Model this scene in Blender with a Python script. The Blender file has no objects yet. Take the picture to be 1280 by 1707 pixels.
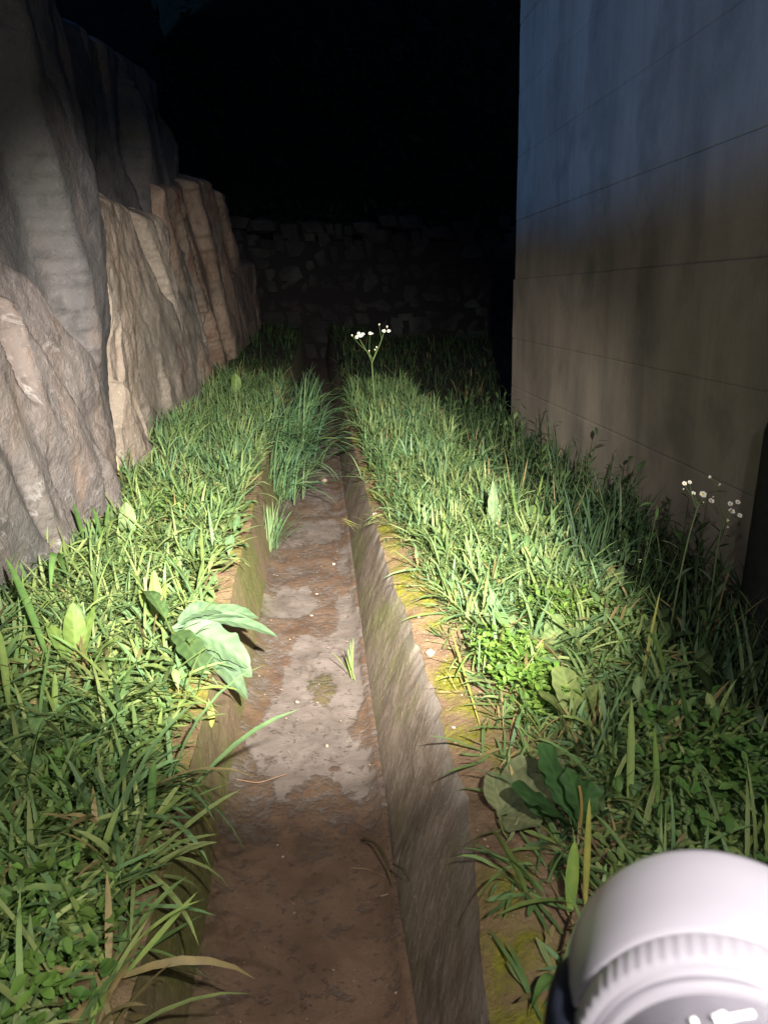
import bpy, math, random
import numpy as np
from mathutils import Vector, Matrix

random.seed(7)
RNG = np.random.default_rng(11)
SC = bpy.context.scene
COL = SC.collection

# ------------------------------------------------------------------ camera
F_PX, W_PX, H_PX = 1233.0, 1280.0, 1707.0
PITCH, YAW = math.radians(16.2), math.radians(4.9)
CAM = Vector((0.0, 0.0, 1.30))
cd = bpy.data.cameras.new('camera')
cam = bpy.data.objects.new('camera', cd)
COL.objects.link(cam)
cam.location = CAM
cam.rotation_euler = (math.pi/2 - PITCH, 0, -YAW)
cd.sensor_fit = 'AUTO'
cd.sensor_width = 36.0
cd.lens = 36.0*F_PX/H_PX
cd.clip_start, cd.clip_end = 0.01, 300.0
cd.dof.use_dof = True
cd.dof.focus_distance = 3.2
cd.dof.aperture_fstop = 17.0
SC.camera = cam

# ------------------------------------------------------------------ night sky, moonlight, lamp
SUN_ELEV, SUN_AZ = math.radians(15.5), math.radians(-135.0)   # light arrives from behind and over the left rocks
world = bpy.data.worlds.new('World')
SC.world = world
world.use_nodes = True
wn = world.node_tree
wn.nodes.clear()
wo = wn.nodes.new('ShaderNodeOutputWorld')
wb = wn.nodes.new('ShaderNodeBackground')
ws = wn.nodes.new('ShaderNodeTexSky')
ws.sky_type = 'NISHITA'
ws.sun_disc = False
ws.sun_elevation = SUN_ELEV
ws.sun_rotation = SUN_AZ
wm = wn.nodes.new('ShaderNodeMix')
wm.data_type, wm.blend_type = 'RGBA', 'MULTIPLY'
wm.inputs[0].default_value = 1.0
wm.inputs[7].default_value = (0.45, 0.70, 1.35, 1)      # night sky is bluer than the daylight model
wn.links.new(ws.outputs[0], wm.inputs[6])
wn.links.new(wm.outputs[2], wb.inputs[0])
wb.inputs[1].default_value = 0.022
wn.links.new(wb.outputs[0], wo.inputs[0])

sd = bpy.data.lights.new('moon', 'SUN')
sd.energy = 1.55
sd.angle = math.radians(6.0)
sd.color = (0.10, 0.36, 0.95)
so = bpy.data.objects.new('moon', sd)
COL.objects.link(so)
sdir = Vector((math.sin(SUN_AZ)*math.cos(SUN_ELEV), math.cos(SUN_AZ)*math.cos(SUN_ELEV), math.sin(SUN_ELEV)))
so.rotation_euler = sdir.to_track_quat('Z', 'Y').to_euler()

LAMP = Vector((0.28, -0.22, 1.74))          # head lamp of the person walking, right of and above the camera


def aim_spot(name, target, power, cone, blend, color, radius, at=None):
    d = bpy.data.lights.new(name, 'SPOT')
    d.energy, d.color = power, color
    d.spot_size, d.spot_blend = math.radians(cone), blend
    d.shadow_soft_size = radius
    o = bpy.data.objects.new(name, d)
    COL.objects.link(o)
    at = Vector(at or LAMP)
    o.location = at
    o.rotation_euler = (at - Vector(target)).to_track_quat('Z', 'Y').to_euler()
    return o


aim_spot('head_lamp_beam', (-0.16, 3.9, 0.42), 4800.0, 54, 1.0, (1.0, 0.94, 0.83), 0.028)
aim_spot('head_lamp_spill', (-0.12, 1.35, 0.1), 150.0, 110, 1.0, (1.0, 0.93, 0.84), 0.012)
aim_spot('fill_lamp', (-0.95, 3.0, 1.35), 105.0, 118, 0.7, (1.0, 0.95, 0.90), 0.02, (-0.30, -0.38, 1.76))   # unseen fill lamp added at left to lift the shadows

vs = SC.view_settings
vs.view_transform = 'Standard'
vs.look = 'None'
vs.exposure, vs.gamma = 0.0, 1.0
vs.use_curve_mapping = False


# ------------------------------------------------------------------ helpers
def ray(px, py):
    u, v = (px - W_PX/2)/F_PX, (py - H_PX/2)/F_PX
    sp, cp, sy, cy = math.sin(PITCH), math.cos(PITCH), math.sin(YAW), math.cos(YAW)
    fw, dn = cp - v*sp, sp + v*cp
    return Vector((u*cy + fw*sy, fw*cy - u*sy, -dn))


def on_z(px, py, z):
    r = ray(px, py)
    return CAM + r*((z - CAM.z)/r.z)


def on_y(px, py, y):
    r = ray(px, py)
    return CAM + r*(y/r.y)


def on_x(px, py, x):
    r = ray(px, py)
    return CAM + r*(x/r.x)


def _hash(i, j, k, seed):
    h = (i*374761393 + j*668265263 + k*2147483647*7 + seed*144665) & 0xFFFFFFFF
    h = ((h ^ (h >> 13))*1274126177) & 0xFFFFFFFF
    h = ((h ^ (h >> 16))*2246822519) & 0xFFFFFFFF
    return ((h ^ (h >> 15)) & 0xFFFFFF)/float(0xFFFFFF)


def vnoise(x, y, z=0.0, seed=0):
    x, y, z = np.broadcast_arrays(np.asarray(x, float), np.asarray(y, float), np.asarray(z, float))
    i, j, k = np.floor(x).astype(np.int64), np.floor(y).astype(np.int64), np.floor(z).astype(np.int64)
    fx, fy, fz = x - i, y - j, z - k
    fx, fy, fz = [f*f*f*(f*(f*6 - 15) + 10) for f in (fx, fy, fz)]
    r = 0
    for a in (0, 1):
        for b in (0, 1):
            for c in (0, 1):
                w = (fx if a else 1 - fx)*(fy if b else 1 - fy)*(fz if c else 1 - fz)
                r = r + w*_hash(i + a, j + b, k + c, seed)
    return r*2 - 1


def fbm(x, y, z=0.0, seed=0, octv=4):
    r, a, f = 0, 0.5, 1.0
    for o in range(octv):
        r = r + a*vnoise(np.asarray(x)*f, np.asarray(y)*f, np.asarray(z)*f, seed + o*17)
        a *= 0.5
        f *= 2.03
    return r


def np_mesh(name, V, faces_list, mats, parent=None, smooth=True, tint=None, extra=None, loc=None):
    """faces_list: list of int arrays (n,3) or (n,4)."""
    me = bpy.data.meshes.new(name)
    V = np.asarray(V, np.float32).reshape(-1, 3)
    me.vertices.add(len(V))
    me.vertices.foreach_set('co', V.ravel())
    faces_list = [np.asarray(f, np.int32) for f in faces_list if len(f)]
    nl = sum(f.size for f in faces_list)
    nf = sum(len(f) for f in faces_list)
    me.loops.add(nl)
    me.loops.foreach_set('vertex_index', np.concatenate([f.ravel() for f in faces_list]))
    me.polygons.add(nf)
    tot = np.concatenate([np.full(len(f), f.shape[1], np.int32) for f in faces_list])
    me.polygons.foreach_set('loop_start', np.concatenate([[0], np.cumsum(tot)[:-1]]).astype(np.int32))
    me.polygons.foreach_set('use_smooth', np.full(nf, smooth, bool))
    me.update(calc_edges=True)
    me.validate()
    if tint is not None:
        at = me.attributes.new('tint', 'FLOAT_COLOR', 'POINT')
        t = np.ones((len(V), 4), np.float32)
        t[:, :3] = tint
        at.data.foreach_set('color', t.ravel())
    if extra:
        for k, arr in extra.items():
            at = me.attributes.new(k, 'FLOAT', 'POINT')
            at.data.foreach_set('value', np.asarray(arr, np.float32).ravel())
    for m in (mats if isinstance(mats, (list, tuple)) else [mats]):
        me.materials.append(m)
    o = bpy.data.objects.new(name, me)
    COL.objects.link(o)
    if parent:
        o.parent = parent
    if loc is not None:
        o.location = loc
    return o


def tag(o, label=None, cat=None, group=None, kind=None):
    if label: o['label'] = label
    if cat: o['category'] = cat
    if group: o['group'] = group
    if kind: o['kind'] = kind
    return o


def empty(name, loc, label, cat, group=None):
    o = bpy.data.objects.new(name, None)
    o.empty_display_size = 0.05
    COL.objects.link(o)
    o.location = loc
    return tag(o, label, cat, group)


def grid_faces(n, m, off=0):
    a = (np.arange(n - 1)[:, None]*m + np.arange(m - 1)[None, :]).ravel() + off
    return np.stack([a, a + m, a + m + 1, a + 1], 1)


# ------------------------------------------------------------------ materials
class Mat:
    def __init__(self, name):
        self.m = bpy.data.materials.new(name)
        self.m.use_nodes = True
        self.t = self.m.node_tree
        self.t.nodes.clear()
        self.out = self.n('ShaderNodeOutputMaterial')
        self.p = self.n('ShaderNodeBsdfPrincipled')
        self.l(self.p.outputs[0], self.out.inputs[0])

    def n(self, typ, **kw):
        nd = self.t.nodes.new(typ)
        for k, v in kw.items():
            setattr(nd, k, v)
        return nd

    def l(self, a, b):
        self.t.links.new(a, b)

    def coord(self, scale=(1, 1, 1)):
        tc = self.n('ShaderNodeTexCoord')
        mp = self.n('ShaderNodeMapping')
        mp.inputs['Scale'].default_value = scale
        self.l(tc.outputs['Object'], mp.inputs[0])
        return mp.outputs[0]

    def noise(self, co, scale, detail=6, rough=0.6, dist=0.0):
        nz = self.n('ShaderNodeTexNoise')
        nz.inputs['Scale'].default_value = scale
        nz.inputs['Detail'].default_value = detail
        nz.inputs['Roughness'].default_value = rough
        nz.inputs['Distortion'].default_value = dist
        self.l(co, nz.inputs['Vector'])
        return nz.outputs['Fac']

    def ramp(self, fac, stops):
        r = self.n('ShaderNodeValToRGB')
        e = r.color_ramp.elements
        while len(e) < len(stops):
            e.new(0.5)
        for k, (p, c) in enumerate(stops):
            e[k].position = p
            e[k].color = (c, c, c, 1) if isinstance(c, (int, float)) else (*c, 1)
        self.l(fac, r.inputs[0])
        return r.outputs[0]

    def mix(self, fac, a, b, blend='MIX'):
        mx = self.n('ShaderNodeMix', data_type='RGBA', blend_type=blend)
        for sock, val in ((mx.inputs[0], fac), (mx.inputs[6], a), (mx.inputs[7], b)):
            if hasattr(val, 'links'):
                self.l(val, sock)
            elif isinstance(val, (int, float)):
                sock.default_value = val
            else:
                sock.default_value = (*val, 1)
        return mx.outputs[2]

    def math(self, op, a, b=None, clamp=False):
        nd = self.n('ShaderNodeMath', operation=op, use_clamp=clamp)
        for s, v in ((nd.inputs[0], a), (nd.inputs[1], b)):
            if v is None: continue
            if hasattr(v, 'links'): self.l(v, s)
            else: s.default_value = v
        return nd.outputs[0]

    def attr(self, name):
        a = self.n('ShaderNodeAttribute')
        a.attribute_name = name
        return a

    def bump(self, h, strength=0.5, dist=0.01):
        b = self.n('ShaderNodeBump')
        b.inputs['Strength'].default_value = strength
        b.inputs['Distance'].default_value = dist
        self.l(h, b.inputs['Height'])
        self.l(b.outputs[0], self.p.inputs['Normal'])

    def color(self, c):
        if hasattr(c, 'links'): self.l(c, self.p.inputs['Base Color'])
        else: self.p.inputs['Base Color'].default_value = (*c, 1)

    def rough(self, r, spec=0.3):
        self.p.inputs['Roughness'].default_value = r
        self.p.inputs['Specular IOR Level'].default_value = spec


def leaf_material(name, trans=0.36, rough=0.55, spec=0.25):
    M = Mat(name)
    at = M.attr('tint')
    co = M.coord()
    nz = M.noise(co, 34.0, 4)
    c = M.mix(M.ramp(nz, [(0.3, 0.0), (0.75, 1.0)]), M.mix(1.0, at.outputs['Color'], (0.72, 0.78, 0.75), 'MULTIPLY'),
              M.mix(1.0, at.outputs['Color'], (1.18, 1.1, 1.0), 'MULTIPLY'))
    M.color(c)
    M.rough(rough, spec)
    M.bump(M.noise(M.coord(), 160.0, 3), 0.25, 0.002)
    tr = M.n('ShaderNodeBsdfTranslucent')
    M.l(c, tr.inputs[0])
    ms = M.n('ShaderNodeMixShader')
    ms.inputs[0].default_value = trans
    M.l(M.p.outputs[0], ms.inputs[1])
    M.l(tr.outputs[0], ms.inputs[2])
    M.l(ms.outputs[0], M.out.inputs[0])
    return M.m


LEAF = leaf_material('leaf')
LEAF_PALE = leaf_material('leaf_pale', 0.15, 0.55, 0.3)


def rock_material(name, a, b, rust, rust_amt, vein=0.0, stretch=(1, 1, .35), darkmoss=(0.05, 0.055, 0.05)):
    M = Mat(name)
    co = M.coord()
    cs = M.coord((stretch[0], stretch[1], stretch[2]))
    n1 = M.noise(cs, 2.2, 8, 0.62, 0.6)
    n2 = M.noise(co, 11.0, 8, 0.65, 0.3)
    n3 = M.noise(co, 42.0, 6, 0.7)
    c = M.mix(M.ramp(n1, [(0.36, 0.0), (0.62, 1.0)]), a, b)
    c = M.mix(M.math('MULTIPLY', M.ramp(M.noise(cs, 3.1, 6, 0.6, 1.2), [(0.5, 0.0), (0.66, 1.0)]), rust_amt), c, rust)
    c = M.mix(M.math('MULTIPLY', M.ramp(n2, [(0.52, 0.0), (0.68, 1.0)]), 0.55), c, tuple(v*0.45 for v in a))
    c = M.mix(M.math('MULTIPLY', M.ramp(n3, [(0.55, 0.0), (0.72, 1.0)]), 0.5), c, tuple(min(1, v*1.7) for v in b))
    c = M.mix(M.math('MULTIPLY', M.ramp(M.noise(co, 1.1, 5), [(0.5, 0.0), (0.7, 1.0)]), 0.6), c, darkmoss)
    if vein:
        v = M.noise(M.coord((1, 1, 0.8)), 2.6, 5, 0.7, 1.6)
        d = M.math('ABSOLUTE', M.math('SUBTRACT', v, 0.5))
        vm = M.ramp(d, [(0.0, 1.0), (0.022, 0.0)])
        vm = M.math('MULTIPLY', vm, M.ramp(n2, [(0.45, 0.0), (0.6, 1.0)]))
        c = M.mix(M.math('MULTIPLY', vm, vein), c, (0.36, 0.34, 0.33))
    M.color(c)
    M.rough(0.85, 0.2)
    h = M.math('ADD', M.math('MULTIPLY', n2, 0.7), M.math('MULTIPLY', n3, 0.3))
    M.bump(h, 0.9, 0.028)
    return M.m


# concrete of the tall wall
def wall_material():
    M = Mat('stained_concrete')
    st = M.noise(M.coord((1, 2.0, 0.42)), 1.5, 6, 0.55, 0.4)
    st2 = M.noise(M.coord((1, 9.0, 0.35)), 2.6, 6, 0.6)
    fi = M.noise(M.coord(), 55.0, 5, 0.7)
    bl = M.noise(M.coord(), 1.6, 6)
    c = M.mix(M.ramp(bl, [(0.35, 0.0), (0.65, 1.0)]), (0.25, 0.208, 0.172), (0.32, 0.272, 0.228))
    c = M.mix(M.math('MULTIPLY', M.ramp(st, [(0.44, 0.0), (0.70, 1.0)]), 0.5), c, (0.10, 0.095, 0.087))
    c = M.mix(M.math('MULTIPLY', M.ramp(st2, [(0.5, 0.0), (0.7, 1.0)]), 0.16), c, (0.10, 0.092, 0.08))
    c = M.mix(M.math('MULTIPLY', M.ramp(fi, [(0.5, 0.0), (0.75, 1.0)]), 0.25), c, (0.33, 0.30, 0.27))
    b2 = M.noise(M.coord((1, 1.0, 0.8)), 2.6, 7, 0.6, 0.3)
    c = M.mix(M.math('MULTIPLY', M.ramp(b2, [(0.52, 0.0), (0.70, 1.0)]), 0.5), c, (0.09, 0.086, 0.078))
    c = M.mix(M.math('MULTIPLY', M.ramp(b2, [(0.30, 1.0), (0.42, 0.0)]), 0.35), c, (0.30, 0.27, 0.235))
    M.color(c)
    M.rough(0.9, 0.15)
    M.bump(M.math('ADD', M.math('MULTIPLY', fi, 0.8), b2), 0.4, 0.006)
    return M.m


def channel_material(name, moss_bias, base, dark, streak):
    """weathered channel render: fine pale streaks running down the face, green film"""
    M = Mat(name)
    def sheared(sy, sz):
        a = M.n('ShaderNodeMapping')
        a.inputs['Rotation'].default_value = (math.radians(42), 0, 0)
        M.l(M.coord(), a.inputs[0])
        b = M.n('ShaderNodeMapping')
        b.inputs['Scale'].default_value = (1, sy, sz)
        M.l(a.outputs[0], b.inputs[0])
        return b.outputs[0]
    s1 = M.noise(sheared(46.0, 9.0), 2.0, 9, 0.8, 0.5)
    s2 = M.noise(sheared(80.0, 34.0), 2.2, 6, 0.75, 0.3)
    bl = M.noise(M.coord(), 5.0, 7, 0.65)
    fi = M.noise(M.coord(), 70.0, 5, 0.7)
    mo = M.noise(M.coord(), 2.3, 6, 0.6, 0.5)
    c = M.mix(M.ramp(bl, [(0.35, 0.0), (0.66, 1.0)]), base, dark)
    c = M.mix(M.math('MULTIPLY', M.ramp(s1, [(0.47, 0.0), (0.66, 1.0)]), 0.75), c, streak)
    c = M.mix(M.math('MULTIPLY', M.ramp(s2, [(0.54, 0.0), (0.66, 1.0)]), 0.55), c, dark)
    gr = M.mix(M.ramp(fi, [(0.4, 0.0), (0.6, 1.0)]), (0.075, 0.10, 0.022), (0.14, 0.15, 0.035))
    mk = M.math('MULTIPLY', M.ramp(M.math('ADD', mo, moss_bias), [(0.45, 0.0), (0.62, 1.0)]), 0.7)
    c = M.mix(mk, c, gr)
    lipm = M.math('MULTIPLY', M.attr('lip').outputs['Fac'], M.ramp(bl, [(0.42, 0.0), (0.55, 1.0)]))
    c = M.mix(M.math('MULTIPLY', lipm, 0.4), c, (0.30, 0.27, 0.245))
    fl = M.ramp(fi, [(0.60, 0.0), (0.68, 1.0)])
    c = M.mix(M.math('MULTIPLY', fl, 0.5), c, (0.34, 0.30, 0.25))
    pit = M.ramp(M.noise(M.coord(), 120.0, 4, 0.7), [(0.30, 1.0), (0.40, 0.0)])
    c = M.mix(M.math('MULTIPLY', pit, 0.7), c, (0.03, 0.025, 0.02))
    M.color(c)
    M.rough(0.85, 0.2)
    M.bump(M.math('ADD', M.math('MULTIPLY', fi, 0.6), M.math('MULTIPLY', s2, 0.1)), 0.8, 0.006)
    return M.m


def floor_material():
    M = Mat('silted_concrete')
    silt = M.attr('silt').outputs['Fac']
    fi = M.noise(M.coord(), 45.0, 8, 0.72)
    fi2 = M.noise(M.coord(), 150.0, 5, 0.7)
    bl = M.noise(M.coord(), 7.0, 7, 0.65, 0.4)
    conc = M.mix(M.ramp(bl, [(0.35, 0.0), (0.65, 1.0)]), (0.100, 0.081, 0.072), (0.145, 0.120, 0.107))
    conc = M.mix(M.math('MULTIPLY', M.ramp(fi, [(0.48, 0.0), (0.7, 1.0)]), 0.5), conc, (0.09, 0.066, 0.05))
    mud = M.mix(M.ramp(bl, [(0.35, 0.0), (0.7, 1.0)]), (0.088, 0.052, 0.034), (0.13, 0.082, 0.053))
    mud = M.mix(M.math('MULTIPLY', M.ramp(fi, [(0.5, 0.0), (0.68, 1.0)]), 0.6), mud, (0.055, 0.034, 0.024))
    mud = M.mix(M.math('MULTIPLY', M.ramp(fi2, [(0.66, 0.0), (0.72, 1.0)]), 0.4), mud, (0.2, 0.15, 0.11))
    k = M.math('ADD', silt, M.math('ADD', M.math('MULTIPLY', M.math('SUBTRACT', fi, 0.5), 1.5), M.math('MULTIPLY', M.math('SUBTRACT', M.noise(M.coord(), 13.0, 9, 0.7), 0.5), 1.3)))
    mask = M.ramp(k, [(0.34, 0.0), (0.68, 1.0)])
    mask = M.math('MULTIPLY', mask, 1.0)
    mossy = M.math('MULTIPLY', M.attr('green').outputs['Fac'], M.ramp(fi, [(0.38, 0.0), (0.6, 1.0)]))
    c = M.mix(mask, conc, mud)
    c = M.mix(M.math('MULTIPLY', mossy, 0.75), c, (0.07, 0.075, 0.02))
    M.color(c)
    M.rough(0.8, 0.35)
    M.l(M.ramp(bl, [(0.35, 0.45), (0.65, 0.85)]), M.p.inputs['Roughness'])
    M.bump(M.math('ADD', M.math('MULTIPLY', mask, 1.0), M.math('ADD', M.math('MULTIPLY', fi, 0.5), M.math('MULTIPLY', fi2, 0.25))), 0.75, 0.008)
    return M.m


def soil_material(name='soil', moss=0.0):
    M = Mat(name)
    fi = M.noise(M.coord(), 60.0, 8, 0.72)
    bl = M.noise(M.coord(), 6.0, 6, 0.6)
    c = M.mix(M.ramp(bl, [(0.35, 0.0), (0.65, 1.0)]), (0.15, 0.095, 0.058), (0.22, 0.15, 0.098))
    c = M.mix(M.math('MULTIPLY', M.ramp(fi, [(0.48, 0.0), (0.68, 1.0)]), 0.6), c, (0.10, 0.07, 0.04))
    at = M.attr('green').outputs['Fac']
    mk = M.math('MULTIPLY', at, M.ramp(M.noise(M.coord(), 9.0, 6, 0.7), [(0.36, 0.0), (0.55, 1.0)]))
    c = M.mix(M.math('MULTIPLY', mk, 0.95), c, M.mix(M.ramp(fi, [(0.4, 0.0), (0.62, 1.0)]), (0.11, 0.115, 0.012), (0.21, 0.205, 0.025)))
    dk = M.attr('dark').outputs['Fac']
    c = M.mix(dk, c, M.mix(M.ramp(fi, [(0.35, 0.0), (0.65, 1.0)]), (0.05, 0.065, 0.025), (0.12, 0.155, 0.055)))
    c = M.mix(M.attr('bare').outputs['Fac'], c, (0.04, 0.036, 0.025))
    sp = M.ramp(M.noise(M.coord(), 95.0, 3, 0.6), [(0.70, 0.0), (0.74, 1.0)])
    c = M.mix(M.math('MULTIPLY', sp, 0.6), c, (0.3, 0.25, 0.19))
    M.color(c)
    M.rough(0.95, 0.12)
    M.bump(fi, 1.0, 0.012)
    return M.m


def plain(name, col, rough=0.6, spec=0.3, bump=0.0, scale=60, var=0.3):
    M = Mat(name)
    nz = M.noise(M.coord(), scale, 5, 0.65)
    M.color(M.mix(M.ramp(nz, [(0.35, 0.0), (0.65, 1.0)]), tuple(c*(1 - var) for c in col), tuple(min(1, c*(1 + var)) for c in col)))
    M.rough(rough, spec)
    if bump:
        M.bump(nz, bump, 0.004)
    return M.m


# ------------------------------------------------------------------ terrain shapes
def XR(y):   # upper right lip of the channel
    return np.interp(y, [-1, .7, .95, 1.15, 1.33, 1.7, 2.1, 2.8, 5, 9, 20], [.22, .22, .235, .27, .292, .285, .268, .243, .232, .23, .23]) \
        + 0.012*fbm(np.asarray(y)*4.0, 3.3, 0, 5, 4) + 0.010*np.minimum(0.0, fbm(np.asarray(y)*13.0, 1.1, 0, 15, 3) + 0.1)*-1.6


def XL(y):   # upper left lip
    return np.interp(y, [-1, .9, 1.5, 3, 5, 20], [-.305, -.305, -.315, -.335, -.36, -.36]) + 0.010*fbm(np.asarray(y)*3.0, 8.3, 0, 6, 4)


def XRF(y):
    return 0.134 + 0.006*fbm(np.asarray(y)*3.0, 1.3, 0, 7, 3)


def XLF(y):
    return -0.264 + 0.008*fbm(np.asarray(y)*2.4, 5.3, 0, 8, 3)


def right_edge(y):   # where the grass begins on the right bank
    return np.interp(y, [0.5, 0.9, 1.2, 1.45, 1.7, 2.1, 2.6, 3.4, 5, 9], [.47, .47, .48, .47, .43, .41, .385, .31, .275, .26])


def rise(y):     # far ground climbs gently
    return np.where(y > 7, (np.asarray(y) - 7)*0.035, 0.0)


def ground_z(x, y):
    x, y = np.asarray(x, float), np.asarray(y, float)
    z = 0.30 + 0.022*fbm(x*4, y*4, 0, 21, 4) + rise(y)
    t = np.clip((x - 0.85)/0.4, 0, 1)
    z = z - 0.22*t*t*(3 - 2*t)
    # lip softened
    near_lip = np.clip((x - XR(y))/0.08, 0, 1)
    z = np.where(x > 0, z - 0.022*(1 - near_lip), z)
    near_l = np.clip((XL(y) - x)/0.06, 0, 1)
    z = np.where(x < 0, z - 0.015*(1 - near_l), z)
    z = z + np.where(x < -0.7, 0.08*np.clip((-0.7 - x)/0.4, 0, 1), 0)
    return z


YS = np.concatenate([np.arange(-1.5, 0.4, 0.06), np.arange(0.4, 3.2, 0.012), np.arange(3.2, 7, 0.03), np.arange(7, 18.6, 0.12)])


def px_poly(pts, z):
    return np.array([[on_z(a, b, z).x, on_z(a, b, z).y] for a, b in pts])


def inside(poly, X, Y):
    r = np.zeros(X.shape, bool)
    n = len(poly)
    for i in range(n):
        x0, y0 = poly[i]
        x1, y1 = poly[(i + 1) % n]
        c = ((y0 > Y) != (y1 > Y)) & (X < (x1 - x0)*(Y - y0)/(y1 - y0 + 1e-12) + x0)
        r ^= c
    return r


def build_ground():
    soil = soil_material()
    # banks: one sheet each side of the channel
    for side in (1, -1):
        n = len(YS)
        if side > 0:
            s = np.concatenate([np.linspace(0, 0.25, 42), np.linspace(0.27, 1.6, 50), np.linspace(1.8, 30, 24)])
            X = XR(YS)[:, None] + s[None, :]
        else:
            s = np.concatenate([np.linspace(0, 0.15, 26), np.linspace(0.17, 1.6, 50), np.linspace(1.8, 30, 24)])
            X = XL(YS)[:, None] - s[None, :]
        Y = np.repeat(YS[:, None], len(s), 1)
        Z = ground_z(X, Y) + 0.008*fbm(X*22, Y*22, 0, 31, 3)
        V = np.stack([X, Y, Z], -1)
        if side > 0:
            g = np.clip(1 - np.abs(X - XR(YS)[:, None] - 0.075)/0.10, 0, 1)*np.clip(0.3 + 1.6*fbm(X*7, Y*5, 0, 77, 3), 0, 1)
            g = np.clip(g*2.6, 0, 1)
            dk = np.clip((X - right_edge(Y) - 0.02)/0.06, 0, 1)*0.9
            br = np.maximum(np.clip((X - 0.95)/0.15, 0, 1), np.clip((Y - 7)/1.5, 0, 1))  # soil darkened beyond the grass strip to deepen its shade
        else:
            g = np.clip(0.4 + 1.4*fbm(X*5, Y*5, 0, 78, 3), 0, 1)*0.8
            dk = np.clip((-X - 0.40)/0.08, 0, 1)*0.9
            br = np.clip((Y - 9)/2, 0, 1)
        F = grid_faces(n, len(s))
        if side < 0:
            F = F[:, ::-1]
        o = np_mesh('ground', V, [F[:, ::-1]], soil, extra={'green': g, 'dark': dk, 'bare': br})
        tag(o, 'grassy right bank of the ditch with a bare mossy strip along its edge' if side > 0 else
            'narrow grassy left bank between the ditch and the rocks', 'bank', None, 'structure')
    # channel walls
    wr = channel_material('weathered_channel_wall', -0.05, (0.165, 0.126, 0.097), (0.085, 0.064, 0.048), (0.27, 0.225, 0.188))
    wl = channel_material('mossy_channel_wall', 0.04, (0.175, 0.125, 0.075), (0.12, 0.088, 0.05), (0.21, 0.16, 0.105))
    T = np.linspace(0, 1, 40)
    for side in (1, -1):
        xt, xf = (XR(YS), XRF(YS)) if side > 0 else (XL(YS), XLF(YS))
        zt = ground_z(xt, YS)
        Yg = np.repeat(YS[:, None], len(T), 1)
        prof = T**1.15 if side > 0 else T
        ker = np.hanning(61)/np.hanning(61).sum()
        pad = np.concatenate([np.full(30, xt[0]), xt, np.full(30, xt[-1])])
        xs = np.convolve(pad, ker, 'valid')
        X = xf[:, None] + (xs - xf)[:, None]*prof[None, :] + (xt - xs)[:, None]*T[None, :]**7
        Z = rise(YS)[:, None]*0 - 0.02 + (zt[:, None] + 0.02)*T[None, :]
        bmp = 0.006*fbm(Yg*3, Z*3, 0, 41, 3) + 0.0025*fbm(Yg*30, Z*30, 0, 42, 4)
        bmp = bmp*np.sin(np.pi*np.clip(T, 0.02, 1))[None, :]**0.5
        bmp[:, -1] = 0
        X = X - side*bmp
        V = np.stack([X, Yg, Z], -1)
        F = grid_faces(len(YS), len(T))
        if side < 0:
            F = F[:, ::-1]
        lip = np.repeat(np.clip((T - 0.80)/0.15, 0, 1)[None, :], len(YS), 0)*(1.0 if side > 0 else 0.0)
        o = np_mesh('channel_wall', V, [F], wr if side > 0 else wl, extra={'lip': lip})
        tag(o, 'streaked grey brown side wall of the ditch below the right bank' if side > 0 else
            'green filmed side wall of the ditch below the left bank', 'ditch wall', None, 'structure')
    # channel floor
    S = np.linspace(-0.03, 1.03, 74)
    X = XLF(YS)[:, None] + (XRF(YS) - XLF(YS))[:, None]*S[None, :]
    Y = np.repeat(YS[:, None], len(S), 1)
    pale = px_poly([(425, 1290), (465, 1325), (485, 1332), (500, 1308), (560, 1285), (575, 1330), (603, 1335), (622, 1290), (602, 1245), (576, 1222),
                    (606, 1170), (604, 1120), (600, 1040), (588, 985), (560, 995), (560, 1060), (500, 1065), (482, 1100), (468, 1150), (452, 1190), (415, 1240)], 0.0)
    hole = px_poly([(505, 1132), (550, 1128), (562, 1150), (548, 1178), (520, 1160)], 0.0)
    p2 = px_poly([(434, 1032), (436, 1000), (470, 985), (520, 985), (530, 1010), (500, 1035)], 0.0)
    p3 = px_poly([(500, 900), (506, 872), (560, 868), (572, 895), (540, 908)], 0.0)
    wx = X + 0.030*fbm(X*22, Y*18, 0, 51, 5)
    wy = Y + 0.07*fbm(X*22, Y*14, 0, 52, 5)
    bare = inside(pale, wx, wy) & ~inside(hole, wx, wy) | inside(p2, wx, wy) | inside(p3, wx, wy)
    far = (Y > 3.4) & (fbm(X*8, Y*5, 0, 57, 4) > 0.12)
    silt = np.where(bare, 0.20, 0.80)
    semi = (Y > 1.55) & ~bare
    silt = np.where(semi, 0.62 + 0.25*fbm(X*9, Y*7, 0, 58, 3), silt)
    silt = np.where(far, 0.35, silt)
    for _ in range(2):
        silt[1:-1, 1:-1] = (silt[1:-1, 1:-1]*2 + silt[:-2, 1:-1] + silt[2:, 1:-1] + silt[1:-1, :-2] + silt[1:-1, 2:])/6
    grn = np.clip(1 - S*6, 0, 1)[None, :]*np.clip(0.4 + fbm(Y*3, X*3, 0, 59, 3), 0, 1)
    grn = np.maximum(grn, inside(hole, wx, wy)*0.9)
    Z = 0.006*silt + 0.006*fbm(X*14, Y*14, 0, 53, 4)
    ed = np.maximum(np.clip(1 - S*7, 0, 1), np.clip(1 - (1 - S)*9, 0, 1))[None, :]
    Z = Z + 0.02*ed**2
    V = np.stack([X, Y, Z], -1)
    F = grid_faces(len(YS), len(S))[:, ::-1]
    o = np_mesh('channel_floor', V, [F], floor_material(), extra={'silt': silt, 'green': grn})
    tag(o, 'ditch floor of pale concrete half covered by brown silt', 'ditch floor', None, 'structure')
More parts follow.
